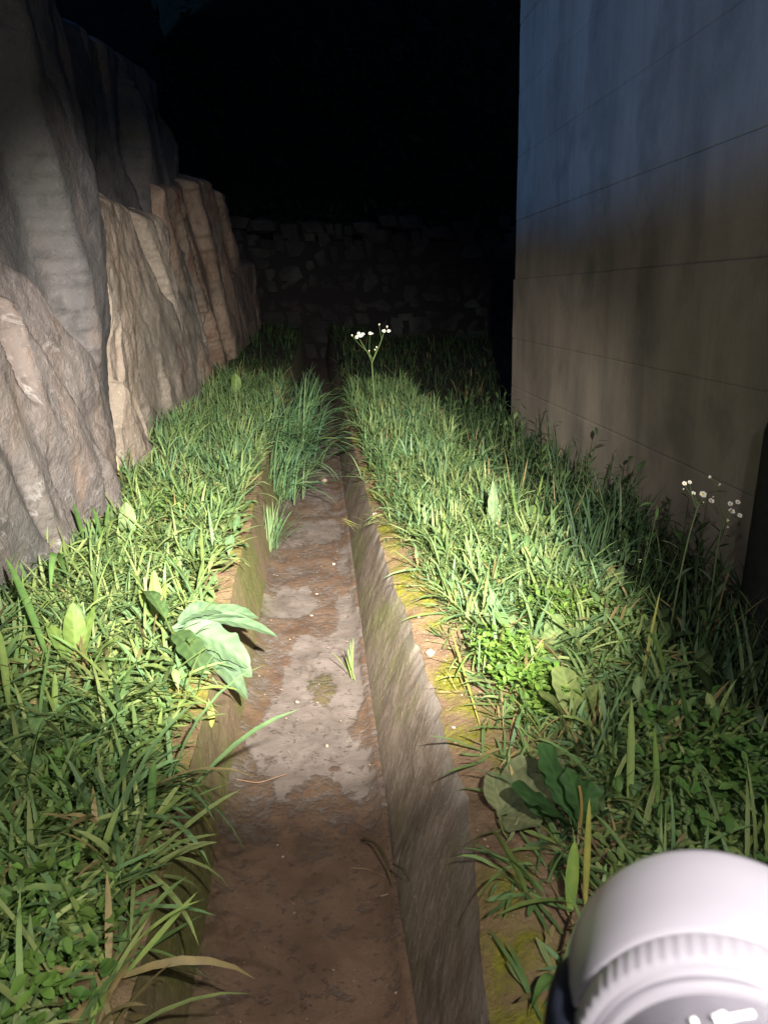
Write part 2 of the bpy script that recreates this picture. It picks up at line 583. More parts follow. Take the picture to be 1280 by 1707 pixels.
    # ditch bed under the far soil: nothing shows there
    # far ground sheet to the horizon
    gx = np.linspace(-40, 40, 60)
    gy = np.linspace(18.0, 90, 40)
    X, Y = np.meshgrid(gx, gy, indexing='ij')
    Z = 0.30 + rise(np.full_like(X, 18.0)) + 0.1*fbm(X*.4, Y*.4, 0, 61, 3) - 0.03
    o = np_mesh('terrain', np.stack([X, Y, Z], -1), [grid_faces(60, 40)[:, ::-1]], plain('dark_earth', (0.05, 0.04, 0.03), 0.95, 0.1))
    tag(o, None, None, None, 'structure')


build_ground()


# ------------------------------------------------------------------ rocks on the left
def rock(name, label, mat, x, y0, sil, top, seed, lean=0.10, r_end=0.10, depth=0.8, ny=130, nz=150, zb=0.15, facet=0.06, shear=0.35, ncell=16, fine=1.0, rr_top=0.10):
    """upright slab standing along the bank: face near x, right hand end and crest follow points seen in the photograph and
    carried onto the plane of the face"""
    def face(a, b_):
        p = on_x(a, b_, x)
        for _ in range(3):
            p = on_x(a, b_, x + lean*(0.35 - min(1.2, max(0, p.z - zb)/zmax0)))
        return p
    zmax0 = max(on_x(a, b_, x).z for a, b_ in top) - zb
    P = [face(a, b_) for a, b_ in sil]
    P = sorted([(p.z, p.y) for p in P])
    C = sorted([(p.y, p.z) for p in [face(a, b_) for a, b_ in top]])
    rg = np.random.default_rng(seed)
    S = np.linspace(0, 1, ny)
    T = np.linspace(0, 1, nz)
    s, t = np.meshgrid(S, T, indexing='ij')
    yend0 = max(p[1] for p in P)
    y = y0 + (yend0 - y0)*s
    for _ in range(4):
        zt = np.interp(y, [c[0] for c in C], [c[1] for c in C])
        z = zb + (zt - zb)*t
        yb = np.interp(z, [p[0] for p in P], [p[1] for p in P])
        y = y0 + (yb - y0)*s
    y = y + 0.02*fbm(z*3.5, seed*1.7, 0, seed + 3, 4)*s
    zt = zt + 0.02*fbm(y*5, seed, 0, seed, 4)
    z = zb + (zt - zb)*t
    h = z - zb
    zmax = zmax0
    xx = x + lean*(0.35 - np.minimum(1.2, h/zmax))
    # broken faces: tilted planes that meet along steep sheared joints
    q = y + shear*h
    ky, kz = rg.uniform(q.min(), q.max(), ncell), rg.uniform(zb, z.max(), ncell)
    ka, kb, kc = rg.normal(0, facet, ncell), rg.normal(0, 0.22, ncell), rg.normal(0.02, 0.07, ncell)
    wq = q + 0.10*fbm(q*3, z*2, 0, seed + 21, 3)
    wz = z + 0.2*fbm(q*3, z*2, 5, seed + 22, 3)
    D = ((wq[..., None] - ky)/0.34)**2 + ((wz[..., None] - kz)/1.1)**2
    k = D.argmin(-1)
    off = ka[k] + kb[k]*(q - ky[k]) + kc[k]*(z - kz[k])
    off = np.clip(off - off.mean(), -2.0*facet, 1.6*facet)
    off = off*np.clip((yb - y)/0.35 + 0.15, 0, 1)
    for _ in range(2):
        off[1:-1, 1:-1] = (off[1:-1, 1:-1]*2 + off[:-2, 1:-1] + off[2:, 1:-1] + off[1:-1, :-2] + off[1:-1, 2:])/6
    xx = xx + off + 0.05*fbm(y*1.6, z*1.2, 0, seed + 1, 3) + fine*0.024*fbm(q*8, z*5, 0, seed + 2, 5)
    w = np.maximum(yb - y0, 0.05)
    e1 = np.clip((s*w - (w - r_end))/r_end, 0, 1)
    et = np.clip((z - (zt - rr_top))/rr_top, 0, 1)
    for e in (e1, et):
        xx = xx - depth*0.5*(1 - np.sqrt(np.clip(1 - e*e, 0, 1)))
    Vf = np.stack([xx, y, z], -1).reshape(-1, 3)
    Vb = np.stack([np.minimum(xx - 0.05, x - depth), y, z], -1).reshape(-1, 3)
    n = ny*nz
    F = grid_faces(ny, nz)
    idx = np.arange(n).reshape(ny, nz)
    sides = []
    for line, flip in ((idx[0, :], 0), (idx[-1, :], 1), (idx[:, 0], 1), (idx[:, -1], 0)):
        q4 = np.stack([line[:-1], line[1:], line[1:] + n, line[:-1] + n], 1)
        sides.append(q4[:, ::-1] if flip else q4)
    o = np_mesh(name, np.concatenate([Vf, Vb]), [F, F[:, ::-1] + n] + sides, mat)
    return tag(o, label, 'rock', 'rocks along the left bank')


RM_PURPLE = rock_material('mottled_rock', (0.078, 0.067, 0.067), (0.125, 0.106, 0.098), (0.15, 0.10, 0.07), 0.5, 0.3)
RM_DARK = rock_material('dark_rock', (0.046, 0.044, 0.047), (0.080, 0.074, 0.074), (0.10, 0.066, 0.05), 0.4, 0.0)
RM_TAN = rock_material('tan_rock', (0.145, 0.116, 0.092), (0.205, 0.176, 0.150), (0.105, 0.066, 0.050), 0.6, 0.0, darkmoss=(0.10, 0.07, 0.05))
RM_GREY = rock_material('grey_rock', (0.15, 0.125, 0.10), (0.22, 0.185, 0.155), (0.14, 0.075, 0.055), 0.6, 0.2)
RM_RUST = rock_material('rust_rock', (0.14, 0.10, 0.072), (0.20, 0.15, 0.115), (0.11, 0.048, 0.036), 0.85, 0.0)

rock('rock', 'tallest grey purple rock nearest the camera, running out of the top of the picture', RM_DARK, -1.07, -4.5,
     [(60, -150), (95, 0), (120, 100), (145, 200), (152, 300), (162, 390), (172, 480), (185, 600), (200, 760), (206, 900)],
     [(-1500, -2400), (-400, -850), (60, -190), (120, -90)], 3, ny=340, nz=220, facet=0.05, ncell=40)
rock('rock', 'low mottled pinkish boulder with white veins at the foot of the tallest rock', RM_PURPLE, -1.0, -0.8,
     [(190, 690), (203, 780), (208, 920)],
     [(-900, 180), (-200, 310), (0, 385), (45, 430), (70, 490), (120, 560), (160, 640), (190, 690), (205, 790)], 14, ny=240, nz=130, facet=0.03, ncell=26, lean=0.16, r_end=0.14)
rock('rock', 'tan upright slab with a pale chipped band beside the mottled boulder', RM_TAN, -1.02, 3.95,
     [(222, 330), (232, 400), (240, 480), (236, 560), (247, 680), (268, 760), (290, 830)],
     [(100, 335), (155, 322), (190, 308), (222, 332), (245, 345)], 25, facet=0.03, lean=0.12, ncell=10)
rock('rock', 'dark rock with a sloping shoulder rising behind the tan slab', RM_DARK, -1.45, 3.75,
     [(265, 122), (275, 190), (300, 245), (318, 300), (335, 420), (345, 560), (350, 700)],
     [(-150, -150), (60, -10), (110, 25), (200, 70), (262, 120), (300, 160)], 36, facet=0.08, ny=160, ncell=26)
rock('rock', 'grey brown slab standing between the tan slab and the rusty far slab', RM_GREY, -1.16, 4.7,
     [(262, 345), (300, 400), (330, 450), (346, 520), (347, 640), (352, 700)],
     [(200, 330), (235, 345), (262, 345), (300, 400)], 47, facet=0.05, shear=0.6, lean=0.2)
rock('rock', 'rusty brown slab with a narrow peak farther along the bank', RM_RUST, -1.26, 6.9,
     [(345, 290), (370, 330), (382, 385), (398, 450), (402, 590), (402, 640)],
     [(240, 300), (300, 300), (330, 288), (368, 320)], 58, facet=0.07, shear=0.6, lean=0.25)
rock('rock', 'small reddish block, last of the rocks before the dark', RM_RUST, -1.20, 10.2,
     [(440, 430), (438, 480), (432, 530), (440, 570), (440, 590)],
     [(380, 470), (400, 440), (438, 430), (445, 440)], 69, facet=0.06, ncell=8)


# hillside behind the rocks, its far part raised to block the moonlight
def hillside():
    gy = np.linspace(-14, 30, 90)
    gs = np.linspace(0, 1, 46)
    Y, S = np.meshgrid(gy, gs, indexing='ij')
    X = -1.95 - S*14
    tall = np.clip((Y - 2.0)/5.0, 0, 1)
    Z = 0.1 + (2.0 + 0.2*tall)*np.clip(S/0.04, 0, 1) + (0.3 + 24.0*tall)*np.clip((S - 0.04)/0.6, 0, 1) + 0.35*fbm(X*.7, Y*.7, 0, 81, 4)*np.clip(S*8, 0, 1)
    o = np_mesh('screen_hill', np.stack([X, Y, Z], -1), [grid_faces(90, 46)[:, ::-1]], plain('hill_earth', (0.025, 0.024, 0.018), 0.95, 0.1, 0.6, 5))
    tag(o, None, None, None, 'structure')


hillside()


# ------------------------------------------------------------------ concrete wall on the right
def concrete_wall():
    WX, Y0, Y1 = 1.65, -2.2, 6.3
    root = empty('concrete_wall', (WX, (Y0 + Y1)/2, 0.0), 'tall stained concrete wall with horizontal joints on the right, bluish towards its top', 'wall')
    mat = wall_material()
    zs = [0.0, 0.565, 0.965, 1.44, 1.89, 2.36, 2.82, 3.28, 3.74, 4.2]
    tb = -math.tan(math.radians(1.6))
    for k in range(len(zs) - 1):
        za, zb = zs[k] + 0.0006, zs[k + 1] - 0.0006
        prot = (0.008 if k < 3 else 0.0) + random.uniform(-0.002, 0.002)
        yy = np.concatenate([np.arange(Y0, Y1, 0.06), [Y1]])
        zz = np.array([za, za + 0.004, za + 0.012, *np.linspace(za + 0.05, zb - 0.05, 9), zb - 0.012, zb - 0.004, zb])
        inset = np.array([0.0028, 0.001, 0.0] + [0]*9 + [0.0, 0.001, 0.0028])
        Yg, Zg = np.meshgrid(yy, zz, indexing='ij')
        Xg = (-prot + inset[None, :]) + tb*(Zg - 0.6) + 0.004*fbm(Yg*2.2, Zg*2.2, 0, 91, 4) + 0.0018*fbm(Yg*60, Zg*4 + k*9, 0, 93, 3)*(inset[None, :] > 0)
        yend = Yg + np.where(Yg >= Y1 - 1e-6, (0.012 if k < 3 else 0.0), 0)
        Vf = np.stack([Xg, yend - (Y0 + Y1)/2, Zg], -1).reshape(-1, 3)
        Vb = np.stack([Xg*0 + 0.35, yend - (Y0 + Y1)/2, Zg], -1).reshape(-1, 3)
        n = len(Vf)
        F = grid_faces(len(yy), len(zz))
        idx = np.arange(n).reshape(len(yy), len(zz))
        sides = []
        for line, flip in ((idx[0, :], 1), (idx[-1, :], 0), (idx[:, 0], 0), (idx[:, -1], 1)):
            q4 = np.stack([line[:-1], line[1:], line[1:] + n, line[:-1] + n], 1)
            sides.append(q4[:, ::-1] if flip else q4)
        np_mesh('wall_course', np.concatenate([Vf, Vb]), [F[:, ::-1], F + n] + sides, mat, root, smooth=False)


concrete_wall()


# dark upright post cut off by the picture's right edge
def post():
    p = on_x(1268, 860, 1.49)
    M = plain('black_weathered', (0.012, 0.012, 0.013), 0.7, 0.2, 0.4, 40)
    R, zt, zb = 0.10, 0.92, 0.1
    prof = [(R, zb - 0.05), (R, zt - 0.06), (R*0.96, zt - 0.03), (R*0.8, zt - 0.008), (R*0.4, zt), (0.001, zt + 0.002)]
    A = np.linspace(0, 2*math.pi, 25)[:-1]
    V = [[r*math.cos(a)*(1 + 0.03*math.sin(3*a + z*9)), r*math.sin(a), z] for r, z in prof for a in A]
    V = np.array(V)
    F = []
    for i in range(len(prof) - 1):
        for j in range(24):
            F.append([i*24 + j, i*24 + (j + 1) % 24, (i + 1)*24 + (j + 1) % 24, (i + 1)*24 + j])
    o = np_mesh('post', V, [np.array(F)], M, loc=(p.x + R*0.85, p.y, 0))
    tag(o, 'blackened round topped post at the foot of the concrete wall, cut by the picture edge', 'post')


post()


# ------------------------------------------------------------------ far rubble wall and woods
def far_wall():
    Y = 17.0
    root = empty('stone_wall', (0.5, Y, 0.6), 'dim rough stone wall closing the dark far end of the ditch', 'wall')
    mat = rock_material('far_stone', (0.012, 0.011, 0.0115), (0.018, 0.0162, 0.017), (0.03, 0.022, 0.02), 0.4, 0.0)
    V, F = [], []
    rng = np.random.default_rng(5)
    ico = [(0, 0, 1), (.894, 0, .447), (.276, .851, .447), (-.724, .526, .447), (-.724, -.526, .447), (.276, -.851, .447),
           (.724, .526, -.447), (-.276, .851, -.447), (-.894, 0, -.447), (-.276, -.851, -.447), (.724, -.526, -.447), (0, 0, -1)]
    icf = [(0, 1, 2), (0, 2, 3), (0, 3, 4), (0, 4, 5), (0, 5, 1), (1, 6, 2), (2, 7, 3), (3, 8, 4), (4, 9, 5), (5, 10, 1),
           (2, 6, 7), (3, 7, 8), (4, 8, 9), (5, 9, 10), (1, 10, 6), (11, 7, 6), (11, 8, 7), (11, 9, 8), (11, 10, 9), (11, 6, 10)]
    z = -0.65
    while z < 2.1:
        hgt = rng.uniform(0.2, 0.36)
        x = -4.5 + rng.uniform(0, .3)
        while x < 7.5:
            w = rng.uniform(0.18, 0.7)
            dzz, sz = rng.normal(0, .07), rng.uniform(.5, .95)
            b = len(V)
            for p in ico:
                q = np.array(p)
                q = np.sign(q)*np.abs(q)**0.6
                j = rng.normal(0, 0.07, 3)
                V.append([x + w/2 + (q[0] + j[0])*w*0.56, (q[1] + j[1])*0.22 + rng.uniform(-.02, .02), z + hgt/2 + dzz + (q[2] + j[2])*hgt*sz])
            F += [[b + i for i in f] for f in icf]
            x += w
        z += hgt
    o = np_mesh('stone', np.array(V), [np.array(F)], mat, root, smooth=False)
    o['kind'] = 'stuff'
    bk = np.array([[-4.6, -.17, -.9], [7.6, -.17, -.9], [7.6, -.17, 1.85], [-4.6, -.17, 1.85], [-4.6, .5, -.4], [7.6, .5, -.4], [7.6, .5, 1.85], [-4.6, .5, 1.85]])
    bf = np.array([[0, 1, 2, 3], [5, 4, 7, 6], [3, 2, 6, 7], [1, 5, 6, 2], [4, 0, 3, 7], [4, 5, 1, 0]])
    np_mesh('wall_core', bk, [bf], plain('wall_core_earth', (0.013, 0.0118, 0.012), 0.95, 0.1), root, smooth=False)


far_wall()


def woods():
    rng = np.random.default_rng(9)
    n = 9000
    c = np.stack([rng.uniform(-5, 10, n), rng.uniform(17.8, 22.5, n), rng.uniform(2.2, 7.4, n)], -1)
    cl = fbm(c[:, 0]*.6, c[:, 2]*.6, c[:, 1]*.4, 3, 3)
    c = c[cl > -0.12]
    n = len(c)
    a = rng.normal(0, 1, (n, 3)); a /= np.linalg.norm(a, axis=1)[:, None]
    b = np.cross(a, rng.normal(0, 1, (n, 3))); b /= np.linalg.norm(b, axis=1)[:, None]
    s = rng.uniform(0.08, 0.2, n)[:, None]
    V = np.stack([c - a*s, c + b*s*.45, c + a*s, c - b*s*.45], 1).reshape(-1, 3)
    F = np.arange(4*n).reshape(n, 4)
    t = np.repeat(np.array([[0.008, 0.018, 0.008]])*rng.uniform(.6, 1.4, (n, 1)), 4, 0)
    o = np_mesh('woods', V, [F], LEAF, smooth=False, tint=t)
    tag(o, 'black mass of foliage above the far stone wall', 'woods', None, 'stuff')


woods()


def sky_screen():  # dark slope added behind the woods to hide the brightened sky
    gx, gt = np.linspace(-90, 60, 90), np.linspace(0, 1, 24)
    X, T = np.meshgrid(gx, gt, indexing='ij')
    Y = 23 + 26*T + 1.2*fbm(X*.2, T*3, 0, 161, 3)
    Z = 0.4 + 26*T**0.8 + 1.5*fbm(X*.25, T*4, 0, 162, 3)
    o = np_mesh('screen_hill', np.stack([X, Y, Z], -1), [grid_faces(90, 24)[:, ::-1]], plain('dark_slope', (0.012, 0.016, 0.010), 0.95, 0.05, 0.6, 3))
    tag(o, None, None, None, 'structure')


sky_screen()


# ------------------------------------------------------------------ vegetation builders
GREENS = np.array([[0.140, 0.215, 0.082], [0.115, 0.200, 0.095], [0.168, 0.232, 0.076], [0.102, 0.175, 0.066], [0.195, 0.245, 0.100]])


def ribbons(base, az, L, Wd, tilt, bend, col, seg=6, fold=0.18, clamp=True, twist=0.0, sbend=0.0):
    """many grass blades: returns V, F, tint"""
    base = np.asarray(base, float)
    B = len(base)
    az, L, Wd, tilt, bend = [np.broadcast_to(np.asarray(v, float), (B,)) for v in (az, L, Wd, tilt, bend)]
    t = np.linspace(0, 1, seg + 1)
    ang = tilt[:, None] + bend[:, None]*t[None, :]**1.4
    ds = L[:, None]/seg
    hor = np.concatenate([np.zeros((B, 1)), np.cumsum(np.sin((ang[:, 1:] + ang[:, :-1])/2)*ds, 1)], 1)
    ver = np.concatenate([np.zeros((B, 1)), np.cumsum(np.cos((ang[:, 1:] + ang[:, :-1])/2)*ds, 1)], 1)
    azz = az[:, None] + np.asarray(sbend).reshape(-1, 1)*t[None, :]
    dx, dy = np.cos(az)[:, None] + 0*t, np.sin(az)[:, None] + 0*t
    sx, sy = -np.sin(azz), np.cos(azz)
    off = (np.asarray(sbend).reshape(-1, 1)*0.25*L[:, None]*t[None, :]**2)
    cx = base[:, 0:1] + dx*hor + sx*off
    cy = base[:, 1:2] + dy*hor + sy*off
    cz = base[:, 2:3] + ver
    if clamp:
        bank = (cx > XR(cy) + 0.01) | (cx < XL(cy) - 0.01)
        g = ground_z(cx, cy) + 0.006 + 0.012*t[None, :]
        cz = np.where(bank, np.maximum(cz, g), np.maximum(cz, 0.012))
    wprof = np.sin(np.pi*np.clip(0.12 + 0.88*t, 0, 1))**0.6*np.where(t < 0.5, 0.75 + 0.5*t, 1.0)
    wprof[-1] = 0.02
    w = Wd[:, None]*wprof[None, :]*0.5
    tw = np.asarray(twist).reshape(-1, 1)*t[None, :]
    ux, uy, uz = sx*np.cos(tw), sy*np.cos(tw), np.sin(tw)
    nrm = fold*w
    Lf = np.stack([cx + ux*w, cy + uy*w, cz + uz*w + nrm], -1)
    Md = np.stack([cx, cy, cz], -1)
    Rt = np.stack([cx - ux*w, cy - uy*w, cz - uz*w + nrm], -1)
    V = np.stack([Lf, Md, Rt], 2)                       # B, seg+1, 3, 3
    per = (seg + 1)*3
    F = grid_faces(seg + 1, 3)
    F = (F[None] + (np.arange(B)*per)[:, None, None]).reshape(-1, 4)
    tint = np.repeat(np.asarray(col, float).reshape(B, 1, 3), per, 1).reshape(-1, 3)
    return V.reshape(-1, 3), F, tint


def join(parts):
    V, F, T, o = [], [], [], 0
    for v, f, t in parts:
        V.append(v); F.append(f + o); T.append(t)
        o += len(v)
    return np.concatenate(V), np.concatenate(F), np.concatenate(T)


def leaf_mesh(L, Wd, kind='oval', curl=0.6, tilt=0.9, az=0.0, base=(0, 0, 0), col=(0.1, 0.17, 0.05), seed=0, nl=12, nw=7, wave=0.08, stalk=0.12, roll=0.0, cup=0.25, teeth=0):
    """one broad leaf with midrib fold, wavy rim"""
    rg = np.random.default_rng(seed)
    t = np.linspace(0, 1, nl)
    s = np.linspace(-1, 1, nw)
    ang = tilt + curl*t**1.2
    ds = L/(nl - 1)
    hor = np.concatenate([[0], np.cumsum(np.sin((ang[1:] + ang[:-1])/2)*ds)])
    ver = np.concatenate([[0], np.cumsum(np.cos((ang[1:] + ang[:-1])/2)*ds)])
    u = np.clip((t - stalk)/(1 - stalk), 0, 1)
    if kind == 'lance':
        prof = np.sin(np.pi*u**0.8)**0.8*(1 - 0.35*u)
    elif kind == 'round':
        prof = np.sqrt(np.clip(1 - (2*u - 1)**2, 0, 1))
    elif kind == 'spoon':
        prof = np.sin(np.pi*u**1.5)**0.75
    else:
        prof = np.sin(np.pi*u**0.9)**0.7
    prof = np.maximum(prof, 0.05*(t < stalk + .02) + 0.03)
    if teeth:
        prof = prof*(1 + 0.18*np.sin(t*teeth*2*np.pi))
    prof = prof*(1 + 0.09*vnoise(t*11, seed*1.37, 0, 5)*np.minimum(1, t*4))
    w = Wd*0.5*prof
    ph = rg.uniform(0, 6.28)
    N = np.stack([np.cos(ang), -np.sin(ang)], -1)      # normal in (hor, ver)
    P = np.zeros((nl, nw, 3))
    for j, sj in enumerate(s):
        lift = cup*abs(sj)*w + wave*Wd*np.sin(t*9 + ph + (2.0 if sj < 0 else 0))*abs(sj)**2*np.minimum(1, prof*2)
        hx = hor - N[:, 0]*lift*-1*0 + N[:, 0]*(-lift)*(-1)
        vz = ver + (-N[:, 1])*lift
        side = w*sj
        P[:, j, 0] = hx
        P[:, j, 1] = side*math.cos(roll)
        P[:, j, 2] = vz + side*math.sin(roll)
    ca, sa = math.cos(az), math.sin(az)
    X = P[..., 0]*ca - P[..., 1]*sa + base[0]
    Y = P[..., 0]*sa + P[..., 1]*ca + base[1]
    V = np.stack([X, Y, P[..., 2] + base[2]], -1).reshape(-1, 3)
    shade = np.ones((nl, nw, 1))
    if nl > 14:
        shade = shade*(1 + 0.13*np.sin(t[:, None]*44 - np.abs(s)[None, :]*5.5))[..., None]*(1 + 0.16*vnoise(t[:, None]*7, s[None, :]*3 + seed, 0, 8))[..., None]
    shade[:, nw//2] = 1.35
    T = (np.asarray(col).reshape(1, 1, 3)*shade).reshape(-1, 3)
    return V, grid_faces(nl, nw), T


def tube(path, r0, r1, col, sides=6):
    path = np.asarray(path, float)
    n = len(path)
    d = np.gradient(path, axis=0)
    d /= np.linalg.norm(d, axis=1)[:, None] + 1e-9
    ref = np.array([0.3, 1, 0.1])
    a = np.cross(d, ref); a /= np.linalg.norm(a, axis=1)[:, None] + 1e-9
    b = np.cross(d, a)
    r = np.linspace(r0, r1, n)[:, None]
    A = np.linspace(0, 2*np.pi, sides + 1)
    V = np.stack([path + a*r*math.cos(q) + b*r*math.sin(q) for q in A], 1)
    return V.reshape(-1, 3), grid_faces(n, sides + 1), np.repeat(np.array([col], float), n*(sides + 1), 0)


def curve(p0, p1, p2, p3, n=14):
    t = np.linspace(0, 1, n)[:, None]
    p0, p1, p2, p3 = map(np.asarray, (p0, p1, p2, p3))
    return (1 - t)**3*p0 + 3*t*(1 - t)**2*p1 + 3*t*t*(1 - t)*p2 + t**3*p3


def pick_cols(rng, n, jitter=0.25, dry=0.05, shift=(1, 1, 1)):
    c = GREENS[rng.integers(0, len(GREENS), n)]*rng.uniform(1 - jitter, 1 + jitter, (n, 1))*np.array(shift)
    d = rng.random(n) < dry
    c[d] = np.array([0.26, 0.21, 0.10])*rng.uniform(.7, 1.2, (d.sum(), 1))
    return c


def tufts(rng, centers, nb, L, W, spread, col_kw, seg=6):
    """clumped blades around centres"""
    k = len(centers)
    cnt = rng.integers(nb[0], nb[1] + 1, k)
    idx = np.repeat(np.arange(k), cnt)
    n = len(idx)
    base = np.zeros((n, 3))
    base[:, :2] = centers[idx, :2] + rng.normal(0, 0.012, (n, 2))
    base[:, 2] = ground_z(base[:, 0], base[:, 1]) - 0.01
    sc = centers[idx, 2]
    az = rng.uniform(0, 2*np.pi, n)
    Ls = rng.uniform(L[0], L[1], n)*sc
    Ws = rng.uniform(W[0], W[1], n)
    tilt = np.abs(rng.normal(spread[0], spread[1], n))
    bend = rng.uniform(0.2, 1.5, n)
    tc = pick_cols(rng, k, **col_kw)
    col = tc[idx]*rng.uniform(.8, 1.2, (n, 1))
    return ribbons(base, az, Ls, Ws, tilt, bend, col, seg, twist=rng.normal(0, 0.5, n), sbend=rng.normal(0, 0.35, n))


def small_leaves(rng, pts, size, col, lift=(0.01, 0.06)):
    """little herb sprigs: a few pointed leaflets spreading from a low stalk"""
    n = len(pts)
    cnt = rng.integers(2, 6, n)
    idx = np.repeat(np.arange(n), cnt)
    m = len(idx)
    base = np.zeros((m, 3))
    base[:, :2] = pts[idx] + rng.normal(0, 0.006, (m, 2))
    lf = rng.uniform(lift[0], lift[1], n)
    base[:, 2] = ground_z(base[:, 0], base[:, 1]) + lf[idx] + rng.normal(0, .005, m)
    L = rng.uniform(size[0], size[1], m)*2.6
    c = np.asarray(col)*rng.uniform(.7, 1.25, (n, 1))
    c = c*(1 + rng.normal(0, .06, (n, 3)))
    return ribbons(base, rng.uniform(0, 6.28, m), L, L*rng.uniform(.4, .75, m), rng.uniform(.5, 1.5, m), rng.uniform(0, .8, m), c[idx]*rng.uniform(.85, 1.15, (m, 1)), 4, 0.3,
                   twist=rng.normal(0, .3, m))


def scatter_leaves(rng, n, xr, yr, L, W, kinds=('oval', 'spoon', 'lance'), shift=(1, 1, 1), tilt=(0.3, 1.2), ok=None):
    parts = []
    while len(parts) < n:
        x, y = rng.uniform(*xr), rng.uniform(*yr)
        if ok is not None and not ok(x, y):
            continue
        z = float(ground_z(x, y)) + rng.uniform(0, 0.05)
        c = GREENS[rng.integers(0, 5)]*rng.uniform(.8, 1.25)*np.array(shift)
        Lq = rng.uniform(*L)
        parts.append(leaf_mesh(Lq, rng.uniform(*W)*Lq, kinds[rng.integers(0, len(kinds))], rng.uniform(0.2, 1.0), rng.uniform(*tilt), rng.uniform(0, 6.28),
                               (x, y, z), c, rng.integers(1e6), 8, 5))
    return join(parts)


# ------------------------------------------------------------------ grass as ground cover
def sample(rng, n, xr, yr, dens):
    out = []
    tot = 0
    while tot < n:
        x, y = rng.uniform(*xr, n*2), rng.uniform(*yr, n*2)
        keep = rng.random(n*2) < dens(x, y)
        out.append(np.stack([x[keep], y[keep]], -1))
        tot += keep.sum()
    return np.concatenate(out)[:n]


def with_scale(rng, pts, lo=0.7, hi=1.25):
    s = rng.uniform(lo, hi, len(pts))*(1 + 0.35*fbm(pts[:, 0]*3, pts[:, 1]*3, 0, 101, 2) + 0.3*fbm(pts[:, 0]*9, pts[:, 1]*9, 0, 103, 2))
    return np.concatenate([pts, s[:, None]], 1)


def grass_right():
    rng = np.random.default_rng(21)
    d = lambda x, y: np.clip((x - right_edge(y) + 0.03*fbm(x*9, y*9, 0, 111, 3))/0.07, 0, 1)*np.clip((1.08 - 0.10*np.clip(y - 3, 0, 1) - x)/0.12, 0.0, 1)
    P = []
    P.append(tufts(rng, with_scale(rng, sample(rng, 470, (0.25, 1.15), (0.75, 2.4), d)), (4, 8), (0.07, 0.18), (0.006, 0.012), (0.85, 0.4), dict(dry=0.06)))
    P.append(tufts(rng, with_scale(rng, sample(rng, 800, (0.25, 1.15), (2.2, 4.2), d)), (5, 9), (0.09, 0.20), (0.006, 0.012), (0.6, 0.4), dict(dry=0.04, shift=(1, 1, 1.05)), 5))
    P.append(tufts(rng, with_scale(rng, sample(rng, 1000, (0.25, 1.05), (4.0, 8.0), d)), (6, 10), (0.12, 0.26), (0.007, 0.013), (0.4, 0.3), dict(dry=0.02, shift=(.95, 1, 1.1)), 4))
    # creeping sprays at the edge of the bare strip
    e2 = sample(rng, 46, (0.30, 0.52), (0.75, 1.45), lambda x, y: (x > XR(y) + .06)*1.0)
    P.append(tufts(rng, with_scale(rng, e2, .6, 1.0), (2, 6), (0.07, 0.2), (0.005, 0.011), (0.95, 0.35), dict(dry=0.15)))
    e = sample(rng, 240, (0.28, 0.6), (0.8, 4.2), lambda x, y: np.exp(-((x - right_edge(y))/0.035)**2))
    P.append(tufts(rng, with_scale(rng, e, .6, 1.0), (2, 5), (0.07, 0.17), (0.003, 0.007), (0.9, 0.35), dict(dry=0.2)))
    V, F, T = join(P)
    o = np_mesh('grass', V, [F], LEAF, tint=T)
    tag(o, 'bright lit grass covering the right bank of the ditch', 'grass', None, 'stuff')
    # leaf litter of small round leaves under the blades
    P = []
    patch = lambda x, y: (fbm(x*4, y*4, 0, 131, 3) > -0.02)*d(x, y)
    p = sample(rng, 1700, (0.3, 1.15), (0.8, 3.6), patch)
    P.append(small_leaves(rng, p, (0.004, 0.010), np.array([[0.14, 0.21, 0.07]]), (0.005, 0.07)))
    # the vivid bright herb patch
    for (px, py, r, n) in ((845, 1095, 0.06, 170), (885, 1140, 0.065, 190), (930, 1010, 0.08, 150), (690, 735, 0.2, 200), (640, 690, 0.2, 150)):
        c = on_z(px, py, 0.33)
        q = np.stack([rng.normal(c.x, r*0.7, n), rng.normal(c.y, r, n)], -1)
        P.append(small_leaves(rng, q, (0.005, 0.011), np.array([[0.13, 0.23, 0.045]]), (0.01, 0.075)))
    c = on_z(1250, 1340, 0.3)
    q = np.stack([rng.normal(c.x, 0.13, 170), rng.normal(c.y, 0.13, 170)], -1)
    P.append(small_leaves(rng, q, (0.007, 0.014), np.array([[0.085, 0.17, 0.045]]), (0.01, 0.11)))
    P.append(scatter_leaves(rng, 700, (0.42, 1.1), (0.95, 3.8), (0.04, 0.10), (0.25, 0.5), tilt=(0.5, 1.4), ok=lambda x, y: x > right_edge(y) + .05 and rng.random() < .5 + vnoise(x*4, y*4, 0, 9)))
    V, F, T = join(P)
    o = np_mesh('herbs', V, [F], LEAF, tint=T)
    tag(o, 'low leafy herbs carpeting the right bank between the grass', 'ground cover', None, 'stuff')


grass_right()


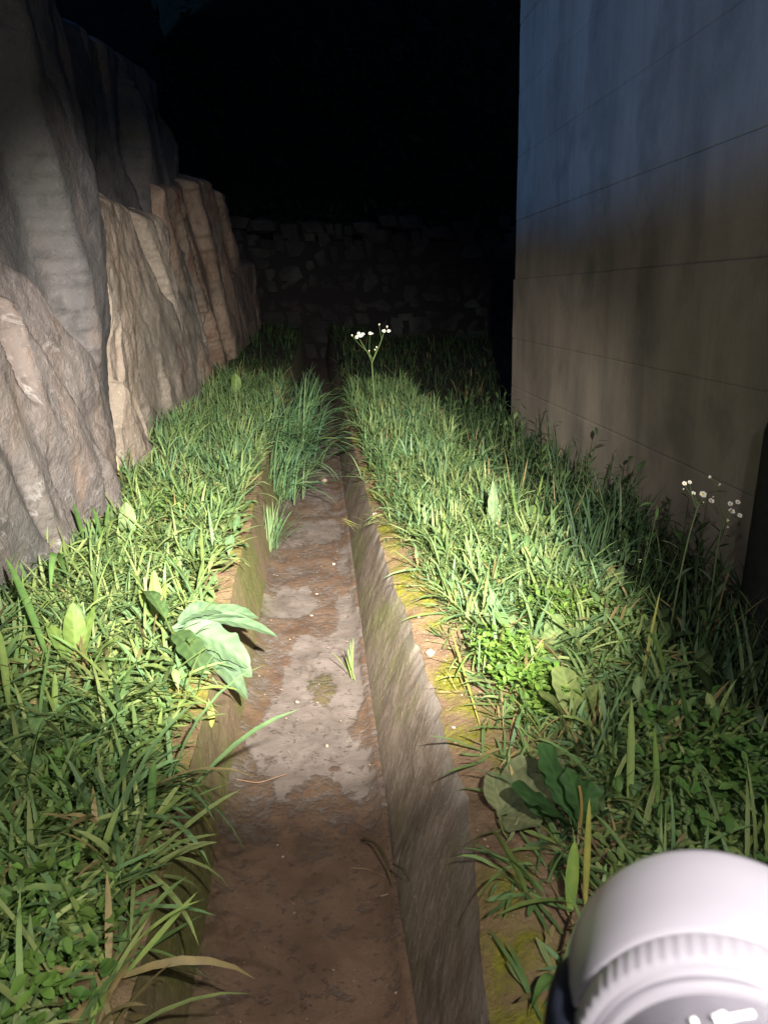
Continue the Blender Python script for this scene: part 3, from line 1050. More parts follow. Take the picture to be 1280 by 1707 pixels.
def grass_left():
    rng = np.random.default_rng(22)
    d = lambda x, y: np.clip((XL(y) - 0.075*np.exp(-((y - 2.9)/1.1)**2) - x + 0.03*fbm(x*9, y*9, 0, 112, 3))/0.06, 0, 1)*np.clip((x + 1.12)/0.1, 0, 1)
    P = []
    P.append(tufts(rng, with_scale(rng, np.concatenate([sample(rng, 360, (-1.1, -0.3), (0.75, 2.0), d), sample(rng, 110, (-0.8, -0.3), (0.7, 1.4), d)])), (5, 9), (0.11, 0.24), (0.007, 0.014), (0.95, 0.4), dict(dry=0.04, shift=(1.1, 1.1, 1.0))))
    P.append(tufts(rng, with_scale(rng, sample(rng, 560, (-1.1, -0.3), (1.9, 4.0), d)), (5, 9), (0.10, 0.21), (0.006, 0.012), (0.75, 0.4), dict(dry=0.03)))
    P.append(tufts(rng, with_scale(rng, sample(rng, 900, (-1.1, -0.33), (3.8, 8.5), d)), (6, 10), (0.12, 0.26), (0.007, 0.013), (0.45, 0.3), dict(dry=0.02, shift=(.95, 1, 1.1)), 4))
    V, F, T = join(P)
    o = np_mesh('grass', V, [F], LEAF, tint=T)
    tag(o, 'green grass covering the left bank below the rocks', 'grass', None, 'stuff')
    P = []
    patch = lambda x, y: (fbm(x*4, y*4, 0, 132, 3) > 0.0)*d(x, y)
    p = sample(rng, 900, (-1.1, -0.32), (1.25, 3.8), patch)
    P.append(small_leaves(rng, p, (0.004, 0.010), np.array([[0.13, 0.20, 0.07]]), (0.005, 0.06)))
    for (px, py, r, n) in ((60, 1650, 0.05, 45), (115, 1500, 0.03, 14), (60, 1480, 0.03, 10), (280, 850, 0.09, 260), (105, 1300, 0.03, 40)):
        c = on_z(px, py, 0.33)
        q = np.stack([rng.normal(c.x, r, n), rng.normal(c.y, r, n)], -1)
        P.append(small_leaves(rng, q, (0.006, 0.012), np.array([[0.11, 0.20, 0.045]]), (0.01, 0.08)))
    P.append(scatter_leaves(rng, 420, (-1.05, -0.36), (1.3, 3.8), (0.04, 0.11), (0.2, 0.45), tilt=(0.5, 1.4), ok=lambda x, y: rng.random() < .5 + vnoise(x*4, y*4, 0, 10)))
    V, F, T = join(P)
    o = np_mesh('herbs', V, [F], LEAF, tint=T)
    tag(o, 'low leafy herbs between the grass of the left bank', 'ground cover', None, 'stuff')


grass_left()


def weeds_by_wall():
    rng = np.random.default_rng(23)
    d = lambda x, y: np.clip((x - 0.95)/0.2, 0, 1)*np.clip((1.72 - x)/0.1, 0, 1)
    P = []
    P.append(tufts(rng, with_scale(rng, sample(rng, 650, (0.95, 1.7), (0.9, 7.0), d)), (5, 9), (0.16, 0.38), (0.006, 0.012), (0.3, 0.25), dict(dry=0.04, shift=(.36, .42, .5)), 5))  # tints darkened to put the shade beyond the lit strip into the weeds
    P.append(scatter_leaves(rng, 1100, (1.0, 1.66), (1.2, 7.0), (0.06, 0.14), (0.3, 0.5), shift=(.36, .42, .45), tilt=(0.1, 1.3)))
    # leafy stems
    st = []
    for _ in range(90):
        x, y = rng.uniform(1.05, 1.62), rng.uniform(1.6, 6.8)
        z0 = float(ground_z(x, y))
        h = rng.uniform(0.25, 0.5)
        tip = np.array([x + rng.normal(0, .06), y + rng.normal(0, .06), z0 + h])
        pth = curve((x, y, z0), (x, y, z0 + h*.4), tip - np.array([0, 0, h*.3]), tip, 8)
        st.append(tube(pth, 0.003, 0.0012, (0.05, 0.08, 0.03), 4))
        for k in range(9):
            b = pth[int(1 + k*0.75)]
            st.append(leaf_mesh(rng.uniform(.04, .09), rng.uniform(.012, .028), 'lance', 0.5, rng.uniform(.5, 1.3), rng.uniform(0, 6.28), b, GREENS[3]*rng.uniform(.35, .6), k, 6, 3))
    P.append(join(st))
    V, F, T = join(P)
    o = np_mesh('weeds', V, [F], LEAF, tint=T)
    tag(o, 'tangle of weeds coloured dark for shade along the foot of the concrete wall', 'weeds', None, 'stuff')
    # far thin growth in the dark beyond
    n = 2600
    pts = np.stack([rng.uniform(-1.1, 6.5, n), rng.uniform(7, 16.5, n)], -1)
    pts = pts[(pts[:, 0] > 0.25) | (pts[:, 0] < -0.36)]
    V, F, T = tufts(rng, with_scale(rng, pts), (3, 5), (0.12, 0.3), (0.006, 0.012), (0.4, 0.3), dict(dry=0.05, shift=(.3, .36, .36)), 4)  # blade tints darkened in place of the fading light
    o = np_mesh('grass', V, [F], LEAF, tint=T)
    tag(o, 'grass coloured as if barely lit on the dark ground beyond the wall corner', 'grass', None, 'stuff')


weeds_by_wall()


# ------------------------------------------------------------------ plants one can pick out
def plant_leaf(root, seed, base, L, W, kind, tilt, curl, az, col, mat=None, **kw):
    V, F, T = leaf_mesh(L, W, kind, curl, tilt, az, base, col, seed, 34, 11, **kw)
    return np_mesh('leaf', V, [F], mat or LEAF, root, tint=T)


def blade_between(root, p0, p1, arch, width, col, name='blade', seed=0, n=12, side=None, mat=None):
    """one long grass blade from p0 to p1, arched upward by arch"""
    p0, p1 = np.array(p0, float), np.array(p1, float)
    t = np.linspace(0, 1, n)[:, None]
    c = p0 + (p1 - p0)*t + np.array([0, 0, 1.0])*arch*4*t*(1 - t)
    d = np.gradient(c, axis=0)
    view = c - np.array(LAMP)*0 - np.array([0, 0, 3.0])
    s = np.cross(d, np.array([0.15, 0.5, 1.0])) if side is None else np.cross(d, np.array(side, float))
    s /= np.linalg.norm(s, axis=1)[:, None] + 1e-9
    nn = np.cross(s, d); nn /= np.linalg.norm(nn, axis=1)[:, None] + 1e-9
    tt = t[:, 0]
    w = 0.5*width*np.maximum(np.sin(np.pi*np.clip(0.06 + 0.94*tt, 0, 1))**0.6, 0.02)[:, None]
    V = np.stack([c + s*w + nn*w*0.3, c, c - s*w + nn*w*0.3], 1).reshape(-1, 3)
    T = np.repeat(np.array([col], float), len(V), 0)
    T[1::3] *= 1.25
    return np_mesh(name, V, [grid_faces(n, 3)], mat or LEAF, root, tint=T)


# pale broad leaved plant hanging over the left lip
def dock():
    b = on_z(285, 1062, 0.36)
    root = empty('broad_leaved_plant', b, 'pale green plant with long broad leaves drooping over the left edge of the ditch', 'plant')
    pale = (0.078, 0.128, 0.072)
    # targets: tips in the picture, each leaf runs from the crown to its tip
    specs = [((432, 1030), 0.33, .030, 0.035, .9), ((462, 1062), 0.27, .026, 0.045, 1.0), ((415, 1112), 0.25, .050, 0.04, 1.0), ((420, 1128), 0.22, .040, 0.03, .95),
             ((413, 1165), 0.17, .034, 0.05, .8), ((375, 1020), 0.38, .030, 0.03, .95), ((345, 1130), 0.32, .034, 0.03, .62), ((240, 985), 0.44, .026, 0.03, .7)]
    for k, ((px, py), z, w, arch, sh) in enumerate(specs):
        tip = on_z(px, py, z)
        p0 = np.array([0.0, 0, 0.02])
        p1 = np.array(tip - b)
        n, m = 40, 11
        t = np.linspace(0, 1, n)
        c = p0 + (p1 - p0)*t[:, None] + np.array([0, 0, 1.0])*arch*4*(t*(1 - t))[:, None]
        d = np.gradient(c, axis=0)
        s = np.cross(d, np.array([0.1, -0.5 if k != 7 else 0.3, 1.0])); s /= np.linalg.norm(s, axis=1)[:, None]
        nn = np.cross(s, d); nn /= np.linalg.norm(nn, axis=1)[:, None]
        wp = np.where(t < 0.16, 0.10, np.sin(np.pi*np.clip((t - 0.1)/0.9, 0, 1)**1.15)**0.6)
        wp = wp*(1 + 0.05*np.sin(t*24 + k) + 0.14*vnoise(t*15, k*3.1, 0, 3)*np.minimum(1, t*3))
        wp[-1] = 0.05
        S = np.linspace(-1, 1, m)
        V = np.zeros((n, m, 3))
        for j, sj in enumerate(S):
            wv = 0.07*w*np.sin(t*11 + k*1.7 + (1.5 if sj > 0 else 0))*abs(sj)**2
            V[:, j] = c + s*(w*wp*sj)[:, None] + nn*((0.28*abs(sj)*w*wp) + wv)[:, None]
        T = np.repeat(np.array([[np.array(pale)*sh]]), n*m, 0).reshape(n, m, 3)
        if sh < .8:
            T = T*np.array([0.8, 0.9, .55])
        T = T*(1 + 0.15*np.sin(t[:, None]*46 - np.abs(S)[None, :]*6))[..., None]*(1 + 0.2*vnoise(t[:, None]*8, S[None, :]*3 + k*5, 0, 8))[..., None]
        T[:, m//2] *= 1.3
        np_mesh('leaf', V, [grid_faces(n, m)], LEAF_PALE, root, tint=T.reshape(-1, 3))


dock()


def rosette(px, py, label, leaves, col, z=0.33, name='broad_leaved_plant', group=None, mat=None):
    """leaves: (azimuth deg, length, width, tilt, curl, kind)"""
    b = on_z(px, py, z)
    b.z = float(ground_z(b.x, b.y))
    root = empty(name, b, label, 'plant', group)
    for k, (az, L, W, ti, cu, kind) in enumerate(leaves):
        plant_leaf(root, k + int(px), (0, 0, 0.005), L, W, kind, ti, cu, math.radians(az), np.array(col)*random.uniform(.85, 1.15), mat)
    return root


rosette(130, 1110, 'plant with tall upright oval leaves beside the pinkish boulder', [(100, .20, .062, .12, .25, 'oval'), (60, .19, .04, .25, .4, 'oval'), (150, .17, .05, .4, .5, 'oval'), (10, .15, .035, .6, .6, 'oval')], (0.13, 0.20, 0.05))
rosette(262, 1040, 'narrow upright leaves just behind the pale drooping plant', [(95, .19, .04, .1, .2, 'oval'), (70, .15, .03, .3, .4, 'oval'), (140, .14, .034, .35, .5, 'oval')], (0.14, 0.20, 0.055))
rosette(215, 905, 'plant with two pale oval leaves against the foot of the rocks', [(95, .17, .07, .1, .2, 'oval'), (20, .13, .05, .5, .5, 'oval')], (0.14, 0.20, 0.085))
rosette(395, 675, 'small plant with a notched leaf standing above the far left grass', [(90, .3, .10, .1, .2, 'spoon'), (20, .24, .07, .3, .4, 'oval'), (170, .22, .07, .4, .4, 'oval')], (0.12, 0.19, 0.05))
rosette(822, 885, 'tall pale leaf among upright grass in the middle of the right bank', [(95, .24, .045, .06, .15, 'oval'), (60, .15, .035, .4, .5, 'oval'), (200, .14, .03, .5, .5, 'oval')], (0.16, 0.23, 0.115))
rosette(845, 1050, 'pale pointed leaf lying at the left edge of the bright herb patch', [(215, .02, .02, .9, .2, 'oval'), (140, .105, .046, .75, .4, 'oval'), (60, .09, .03, .8, .4, 'oval')], (0.165, 0.23, 0.11))
rosette(915, 1070, 'pair of broad pale leaves behind the bright herb patch', [(60, .13, .06, .8, .3, 'round'), (10, .12, .05, .9, .3, 'oval'), (150, .10, .05, .8, .4, 'round')], (0.14, 0.20, 0.08))
rosette(1018, 930, 'round crinkled leaf standing up near the dark weeds', [(90, .15, .085, .1, .2, 'round'), (200, .10, .05, .6, .5, 'round')], (0.20, 0.26, 0.11))
rosette(960, 1185, 'flat spotted leaves low on the right bank above the dark lobed plant', [(100, .14, .075, .5, .4, 'round'), (30, .13, .05, .7, .4, 'oval'), (170, .12, .06, .7, .4, 'round')], (0.14, 0.18, 0.06))
rosette(1060, 960, 'leafy sprig with oval leaves at the border of light and dark', [(80, .14, .05, .3, .4, 'oval'), (150, .12, .05, .5, .4, 'oval'), (20, .12, .045, .5, .5, 'oval')], (0.10, 0.16, 0.05))

# dark lobed plant and the flat grey green leaves around it
b = on_z(965, 1390, 0.31)
root = empty('lobed_leaf_plant', b, 'plant with dark glossy lobed leaves beside the torch', 'plant')
for k, (tip, z, w) in enumerate([((893, 1240), .45, .040), ((852, 1310), .42, .042), ((905, 1345), .40, .03), ((955, 1280), .44, .03), ((915, 1275), .42, .034), ((985, 1300), .42, .032), ((875, 1335), .38, .03), ((1010, 1345), .40, .03)]):
    t = on_z(*tip, z) - b
    L = t.length
    az = math.atan2(t.y, t.x)
    ti = math.acos(max(-1, min(1, t.z/L)))
    V, F, T = leaf_mesh(L, w*1.5, 'spoon', 0.35 + 0.12*k % 0.5, ti - 0.2, az, (0, 0, 0), (0.045, 0.105, 0.035), k, 36, 11, wave=0.16, teeth=4.0)
    np_mesh('leaf', V, [F], LEAF, root, tint=T)
st = tube(curve((0, 0, -0.02), (0, 0, .03), (.005, .0, .06), (-.004, .01, .10)), .004, .003, (0.3, 0.22, 0.08))
np_mesh('stem', st[0], [st[1]], LEAF, root, tint=st[2])

b = on_z(830, 1365, 0.30)
root = empty('flat_leaf_plant', b, 'low plant with flat grey green leaves on bare soil beside the dark lobed leaves', 'plant')
for k, (tip, w, z) in enumerate([((935, 1275), .085, .345), ((940, 1330), .08, .335), ((880, 1270), .07, .34), ((900, 1380), .08, .33), ((820, 1290), .045, .33)]):
    t = on_z(*tip, z) - b
    L = t.length
    az = math.atan2(t.y, t.x)
    V, F, T = leaf_mesh(L, w, 'round', 0.25, 1.15, az, (0, 0, 0.005), (0.145, 0.165, 0.085), k + 40, 34, 11, wave=0.07, cup=0.1)
    np_mesh('leaf', V, [F], LEAF_PALE, root, tint=T)


# grass tufts one can pick out
def tuft_thing(px, py, z, label, n, L, W, tilt, azr, col, seed, bend=(0.3, 1.4), spread=0.02, group=None, pts=None):
    rng = np.random.default_rng(seed)
    b = on_z(px, py, z)
    root = empty('grass_tuft', b, label, 'grass tuft', group)
    for k in range(n):
        off = np.array([rng.normal(0, spread), rng.normal(0, spread*1.5), 0]) if pts is None else np.array(pts[k % len(pts)])*rng.uniform(.0, 1.0) + rng.normal(0, .015, 3)*np.array([1, 1, 0])
        c = GREENS[rng.integers(0, 5)]*np.array(col)*rng.uniform(.8, 1.2)
        V, F, T = ribbons([off], rng.uniform(*azr), rng.uniform(*L), rng.uniform(*W), abs(rng.normal(tilt[0], tilt[1])), rng.uniform(*bend), [c], 8, clamp=False,
                          twist=np.array([rng.normal(0, .4)]), sbend=np.array([rng.normal(0, .3)]))
        np_mesh('blade', V, [F], LEAF, root, tint=T)
    return root


# the big tuft filling the channel behind its bare floor
tuft_thing(452, 915, 0.02, 'fine grass tuft rooted at the foot of the left ditch wall', 60, (.14, .32), (.005, .009), (.3, .25), (-0.6, 1.8), (.95, 1.05, 1.2), 71, (0.3, 1.1), 0.025)
tuft_thing(470, 830, 0.05, 'tall grass tuft spilling off the left bank into the ditch', 120, (.25, .50), (.007, .012), (.4, .3), (-1.4, 1.4), (.85, 1.0, 1.25), 72, (0.6, 1.7), 0.06)
tuft_thing(440, 740, 0.29, 'grass overhanging the left lip of the ditch behind the bare patch', 120, (.22, .45), (.007, .012), (.6, .3), (-1.5, 1.0), (.85, 1.0, 1.25), 73, (0.8, 2.0), 0.10)
tuft_thing(484, 775, 0.08, 'farthest grass tuft growing across the ditch floor where the light ends', 210, (.4, .78), (.008, .014), (.4, .3), (-1.6, 1.4), (.8, .95, 1.15), 74, (0.5, 1.8), 0.085)
tuft_thing(492, 690, 0.05, 'dim tuft closing the ditch beyond the other tufts', 120, (.3, .7), (.009, .015), (.35, .3), (-2.6, 2.6), (.75, .9, 1.1), 78, (0.4, 1.6), 0.16)
tuft_thing(590, 1130, 0.01, 'small grass sprig at the foot of the streaked right ditch wall', 9, (.07, .14), (.003, .006), (.25, .2), (1.2, 3.2), (1.1, 1.2, .8), 75, (0.0, 0.5), 0.007)
tuft_thing(600, 880, 0.27, 'thin dry grass blades lying across the lip of the right ditch wall', 8, (.08, .16), (.002, .004), (1.1, .2), (2.2, 4.2), (1.8, 1.4, 1.2), 76, (0.1, 0.6), 0.02)
tuft_thing(615, 800, 0.28, 'pale bluish tuft at the narrow far end of the mossy strip', 16, (.1, .25), (.004, .007), (.9, .3), (1.8, 6.0), (1.6, 1.5, 1.8), 77, (0.1, 0.9), 0.025)


def long_blades(name, px, py, z, label, blades, cat='grass tuft'):
    b = on_z(px, py, z)
    root = empty(name, b, label, cat)
    for k, (p0, z0, p1, z1, arch, w, col) in enumerate(blades):
        a, c = on_z(*p0, z0) - b, on_z(*p1, z1) - b
        blade_between(root, a, c, arch, w*1.4, np.array(col)*1.25, seed=k)
    return root


g1, g2, g3, yl = (0.11, 0.18, 0.05), (0.14, 0.20, 0.06), (0.08, 0.15, 0.045), (0.22, 0.22, 0.06)
long_blades('grass_tuft', 255, 1340, .31, 'grass clump with long blades arching over the left wall of the ditch', [
    ((240, 1310), .32, (372, 1365), .14, .075, .011, g1), ((265, 1330), .31, (362, 1400), .12, .05, .011, yl), ((225, 1330), .33, (368, 1475), .03, .03, .009, g2),
    ((250, 1370), .31, (258, 1270), .44, .01, .012, g3), ((180, 1300), .34, (290, 1230), .36, .03, .010, g1), ((230, 1460), .31, (290, 1495), .24, .02, .009, yl),
    ((205, 1450), .32, (248, 1530), .22, .03, .012, g2), ((60, 1400), .33, (160, 1350), .38, .02, .012, g2), ((140, 1320), .34, (20, 1430), .36, .02, .011, g1),
    ((100, 1195), .35, (165, 1205), .39, .04, .013, g2), ((15, 1180), .36, (0, 1050), .48, .01, .014, g2), ((90, 1190), .36, (92, 1120), .44, .0, .012, g2),
    ((170, 1190), .35, (300, 1160), .36, .03, .011, g3), ((195, 1215), .35, (310, 1225), .33, .02, .012, g2), ((120, 1165), .36, (300, 1150), .36, .03, .010, g1)])
long_blades('grass_tuft', 85, 1550, .31, 'grass clump with pale stolons creeping towards the ditch in the lower left', [
    ((65, 1510), .32, (205, 1610), .25, .03, .011, yl), ((20, 1500), .33, (75, 1610), .30, .02, .013, g1), ((60, 1540), .32, (180, 1570), .27, .04, .012, g2), ((0, 1560), .33, (70, 1600), .31, .02, .012, g1),
    ((130, 1470), .33, (220, 1500), .29, .03, .015, g3), ((150, 1520), .31, (200, 1590), .25, .02, .010, g1), ((0, 1440), .34, (80, 1420), .37, .02, .012, g2), ((110, 1480), .33, (160, 1370), .38, .01, .011, g2)])
long_blades('dry_stalk', 60, 1640, .31, 'long pale dead grass blade lying from the lower left bank across the ditch', [((60, 1640), .32, (400, 1655), .10, .05, .006, (0.28, 0.26, 0.17))], 'dry stalk')
long_blades('grass_tuft', 915, 1530, .30, 'grass clump with dark edged blades on the bare strip left of the torch', [
    ((880, 1500), .30, (808, 1375), .46, .02, .013, g2), ((905, 1505), .30, (835, 1425), .40, .015, .010, g2), ((870, 1490), .30, (780, 1545), .30, .07, .007, g1),
    ((965, 1510), .31, (825, 1530), .33, .02, .013, g2), ((950, 1520), .31, (958, 1400), .42, .0, .016, (0.15, 0.22, 0.05)), ((975, 1510), .31, (982, 1330), .48, .0, .008, (0.2, 0.2, .05)),
    ((935, 1640), .30, (880, 1700), .30, .04, .014, g3)])
long_blades('grass_tuft', 1060, 1370, .30, 'tall single blade with a few shorter ones standing above the torch', [
    ((1048, 1360), .30, (1052, 1165), .50, .0, .012, g2), ((1095, 1350), .30, (1090, 1215), .45, .0, .010, g1), ((1060, 1340), .30, (985, 1260), .38, .02, .009, g1), ((1110, 1330), .30, (1062, 1260), .40, .01, .009, g2),
    ((1020, 1330), .30, (1020, 1180), .46, .0, .010, g3)])
long_blades('grass_tuft', 1175, 1280, .28, 'broad blade leaning out to the right edge of the bank', [
    ((1172, 1275), .28, (1264, 1152), .46, .015, .014, (0.15, 0.21, 0.08)), ((1165, 1290), .28, (1285, 1265), .36, .04, .010, g1), ((1165, 1290), .28, (1085, 1275), .36, .04, .008, g3), ((1160, 1280), .28, (1128, 1120), .48, .0, .012, (0.05, .1, .03))])
long_blades('grass_tuft', 1090, 1130, .28, 'arching blades at the edge of the lit grass below the fleabane', [
    ((985, 1160), .29, (1060, 1058), .42, .05, .008, g2), ((1110, 1150), .28, (1068, 1050), .44, .05, .010, g1), ((1062, 1170), .28, (1100, 985), .52, .0, .007, (0.2, .2, .06)), ((1110, 1060), .30, (1030, 965), .45, .05, .008, g2)])
long_blades('grass_tuft', 880, 1190, .30, 'grass sprig bending over the mossy strip next to the bright herb patch', [
    ((800, 1210), .30, (752, 1050), .36, .0, .005, yl), ((810, 1100), .32, (752, 1150), .31, .06, .006, g1), ((880, 1230), .30, (870, 1130), .42, .0, .012, g2), ((850, 1230), .30, (862, 1180), .33, .0, .006, (0.25, .15, .08)),
    ((905, 1230), .30, (830, 1150), .36, .02, .006, yl)])
long_blades('grass_tuft', 95, 940, .36, 'dark broad blades silhouetted against the pinkish boulder', [
    ((95, 930), .38, (55, 830), .58, .02, .016, g3), ((140, 900), .38, (122, 838), .58, .01, .013, g3), ((110, 960), .38, (85, 985), .44, .10, .016, g3), ((170, 900), .38, (155, 845), .55, .01, .012, g3),
    ((175, 890), .38, (182, 838), .54, .0, .010, g3), ((80, 1100), .36, (10, 930), .56, .02, .020, g3), ((130, 1000), .37, (40, 940), .5, .04, .014, g3)])
long_blades('grass_tuft', 690, 800, .30, 'spray of straight blades fanning over the middle of the right bank', [
    ((735, 930), .31, (665, 815), .38, .01, .009, g2), ((740, 935), .31, (740, 850), .45, .0, .010, g2), ((700, 870), .31, (640, 800), .35, .01, .007, g1), ((720, 850), .31, (620, 735), .36, .01, .007, g1),
    ((880, 900), .31, (905, 790), .48, .0, .010, g2), ((870, 905), .31, (850, 800), .48, .0, .010, g1), ((890, 905), .31, (940, 830), .44, .01, .010, g2)])


# ------------------------------------------------------------------ flowers
PETAL = plain('white_petal', (0.66, 0.64, 0.60), 0.6, 0.2, 0, 200, 0.05)
YOLK = plain('yellow_disc', (0.55, 0.42, 0.06), 0.7, 0.2, 0, 200, 0.1)
GREY = (0.10, 0.16, 0.06)


def flower_head(root, p, r, face, seed, petals=14, bud=False, col=None):
    """daisy: ring of petals (part) with a yellow disc (sub-part)"""
    rng = np.random.default_rng(seed)
    face = np.array(face, float); face /= np.linalg.norm(face)
    a = np.cross(face, [0.2, 0.1, 1.0]); a /= np.linalg.norm(a)
    b = np.cross(face, a)
    p = np.array(p, float)
    V, F = [], []
    for k in range(petals):
        q = 2*math.pi*k/petals + rng.normal(0, .08)
        rr = r*rng.uniform(.85, 1.1)
        d = a*math.cos(q) + b*math.sin(q)
        s = -a*math.sin(q) + b*math.cos(q)
        hw = rr*0.2
        lift = face*rr*(0.12 if not bud else 0.9)
        o = len(V)
        inr = 0.25
        V += [p + d*rr*inr - s*hw*.5, p + d*rr*inr + s*hw*.5, p + d*rr*(0.8 if not bud else .45) + s*hw + lift, p + d*rr*(1.0 if not bud else .5) + lift*1.1, p + d*rr*(0.8 if not bud else .45) - s*hw + lift]
        F += [[o, o + 1, o + 2, o + 4]]
        F += [[o + 4, o + 2, o + 3, o + 3]]
    V = np.array(V)
    q4 = np.array([f for f in F if f[2] != f[3]])
    t3 = np.array([f[:3] for f in F if f[2] == f[3]])
    h = np_mesh('flower_head', V, [q4, t3], PETAL if col is None else col, root, smooth=False)
    U = []
    N = 8
    for (rad, up) in ((0.36, 0.0), (0.34, 0.12), (0.2, 0.2), (0.02, 0.23)):
        for k in range(N + 1):
            q = 2*math.pi*k/N
            U.append(p + (a*math.cos(q) + b*math.sin(q))*r*rad + face*r*(up + .04))
    np_mesh('flower_disc', np.array(U), [grid_faces(4, N + 1)], YOLK, h)
    # calyx
    c = []
    for (rad, up) in ((0.12, -0.55), (0.33, -0.4), (0.36, -0.02)):
        for k in range(N + 1):
            q = 2*math.pi*k/N
            c.append(p + (a*math.cos(q) + b*math.sin(q))*r*rad + face*r*up)
    np_mesh('calyx', np.array(c), [grid_faces(3, N + 1)], LEAF, h, tint=np.repeat(np.array([[0.12, 0.17, 0.06]]), 3*(N + 1), 0))
    return h


def stems(root, paths):
    parts = [tube(p, r0, r1, c, 6) for p, r0, r1, c in paths]
    V, F, T = join(parts)
    return np_mesh('stem', V, [F], LEAF, root, tint=T)


def fleabane_mid():
    Y = 5.6
    base = on_y(626, 690, Y)
    root = empty('fleabane', base, 'forked plant with a white flower cluster at the far end of the right bank', 'flower')
    P = lambda x, y, dy=0: np.array(on_y(x, y, Y + dy) - base)
    fork = P(620, 605)
    c = (0.13, 0.20, 0.07)
    paths = [(curve((0, 0, -.05), P(625, 670), P(622, 640), fork), .0055, .0045, c),
             (curve(fork, P(616, 590), P(606, 578), P(600, 566)), .0035, .0025, c),
             (curve(fork, P(626, 590), P(634, 575), P(639, 556)), .004, .0025, c),
             (curve(P(618, 600), P(615, 585), P(615, 570), P(617, 560), 8), .0015, .001, c),
             (curve(P(612, 586), P(600, 576), P(592, 566), P(588, 561), 8), .0018, .001, c),
             (curve(P(636, 565), P(634, 555), P(633, 548), P(632, 543), 8), .0018, .001, c),
             (curve(P(622, 600), P(618, 594), P(616, 590), P(615, 587), 6), .003, .002, c),
             (curve(P(622, 598), P(626, 590), P(627, 584), P(628, 580), 6), .003, .002, c)]
    stems(root, paths)
    for k, (x, y, r, bud) in enumerate([(595, 562, .016, 0), (601, 560, .017, 0), (605, 557, .014, 0), (598, 556, .014, 0), (617, 556, .015, 0), (621, 557, .010, 1), (587, 560, .012, 1), (632, 542, .012, 1),
                                         (640, 552, .016, 0), (648, 552, .014, 0), (645, 546, .013, 1), (615, 586, .013, 1), (628, 580, .012, 1), (625, 584, .011, 1)]):
        flower_head(root, P(x, y, (k % 3 - 1)*.02), r, (0.1*(k % 3 - 1), -0.8, 0.6), k, 12, bool(bud))
    for k in range(7):
        t = 0.15 + 0.1*k
        V, F, T = leaf_mesh(.07, .016, 'lance', .6, .7, k*2.1, np.array([0, 0, -.03])*(1 - t) + fork*t, GREENS[3]*.9, k, 8, 5)
        np_mesh('leaf', V, [F], LEAF, root, tint=T)


fleabane_mid()


def fleabane_right(base_px, tip_px, Y, label, heads, twigs, bare_from=None, cup=(0, 0), leaves=()):
    base = on_y(*base_px, Y)
    g = float(ground_z(base.x, base.y))
    root = empty('fleabane', base, label, 'flower', 'white flowered stems by the concrete wall')
    P = lambda x, y, dy=0: np.array(on_y(x, y, Y + dy) - base)
    c = (0.12, 0.16, 0.08)
    tip = P(*tip_px)
    mid = tip*0.5
    low = np.array([0, 0, g - base.z - 0.03])
    pts = [(curve(low, tip*.3 + np.array([.0, 0, .01]), tip*.7 + np.array([-.012, 0, 0.0]), tip), .0038, .0024, c)]
    for tw in twigs:
        q = [P(*p) for p in tw]
        while len(q) < 4:
            q.insert(1, (q[0] + q[1])/2)
        pts.append((curve(*q[:4], 8), .0018, .001, c))
    stems(root, pts)
    for k, (x, y, r, bud) in enumerate(heads):
        flower_head(root, P(x, y, (k % 3 - 1)*.012), r, (-0.05, -0.85, 0.8), 100 + k, 16, bool(bud))
    for k, (x, y, L, az) in enumerate(leaves):
        V, F, T = leaf_mesh(L, L*.2, 'lance', .5, .9, math.radians(az), P(x, y), np.array([0.10, .14, .09]), k, 10, 5)
        np_mesh('leaf', V, [F], LEAF, root, tint=T)


fleabane_right((1115, 1030), (1164, 842), 2.15, 'flowering stem with a flat spray of small white daisies in front of the concrete wall',
               [(1140, 806, .0080, 0), (1149, 804, .0070, 0), (1155, 822, .0075, 0), (1171, 824, .0125, 0), (1185, 835, .0095, 0), (1187, 829, .005, 1), (1171, 838, .0045, 1), (1138, 816, .004, 1)],
               [[(1164, 842), (1150, 825), (1140, 808)], [(1160, 846), (1152, 828), (1149, 806)], [(1164, 842), (1160, 832), (1155, 823)], [(1164, 842), (1168, 834), (1171, 826)],
                [(1164, 842), (1176, 840), (1185, 836)]],
               leaves=[(1135, 918, .07, 160), (1128, 950, .08, 170), (1122, 970, .09, 20)])
fleabane_right((1180, 1040), (1205, 866), 2.05, 'flowering stem with white daisies and a rising twig, nearest the picture edge',
               [(1216, 840, .0085, 0), (1229, 837, .0085, 0), (1219, 852, .0105, 0), (1232, 859, .0085, 0), (1181, 797, .0085, 1), (1197, 809, .008, 1), (1211, 869, .008, 1), (1211, 880, .006, 1)],
               [[(1205, 866), (1196, 835), (1190, 806)], [(1190, 806), (1186, 800), (1182, 796)], [(1192, 810), (1195, 808), (1198, 806)], [(1205, 866), (1212, 852), (1216, 841)],
                [(1208, 862), (1220, 848), (1229, 838)], [(1206, 866), (1213, 860), (1219, 853)], [(1207, 868), (1222, 868), (1232, 860)], [(1206, 862), (1210, 868), (1211, 880)]],
               leaves=[(1200, 945, .08, 170), (1195, 980, .09, 110), (1190, 1000, .09, 40), (1198, 962, .07, 10)])


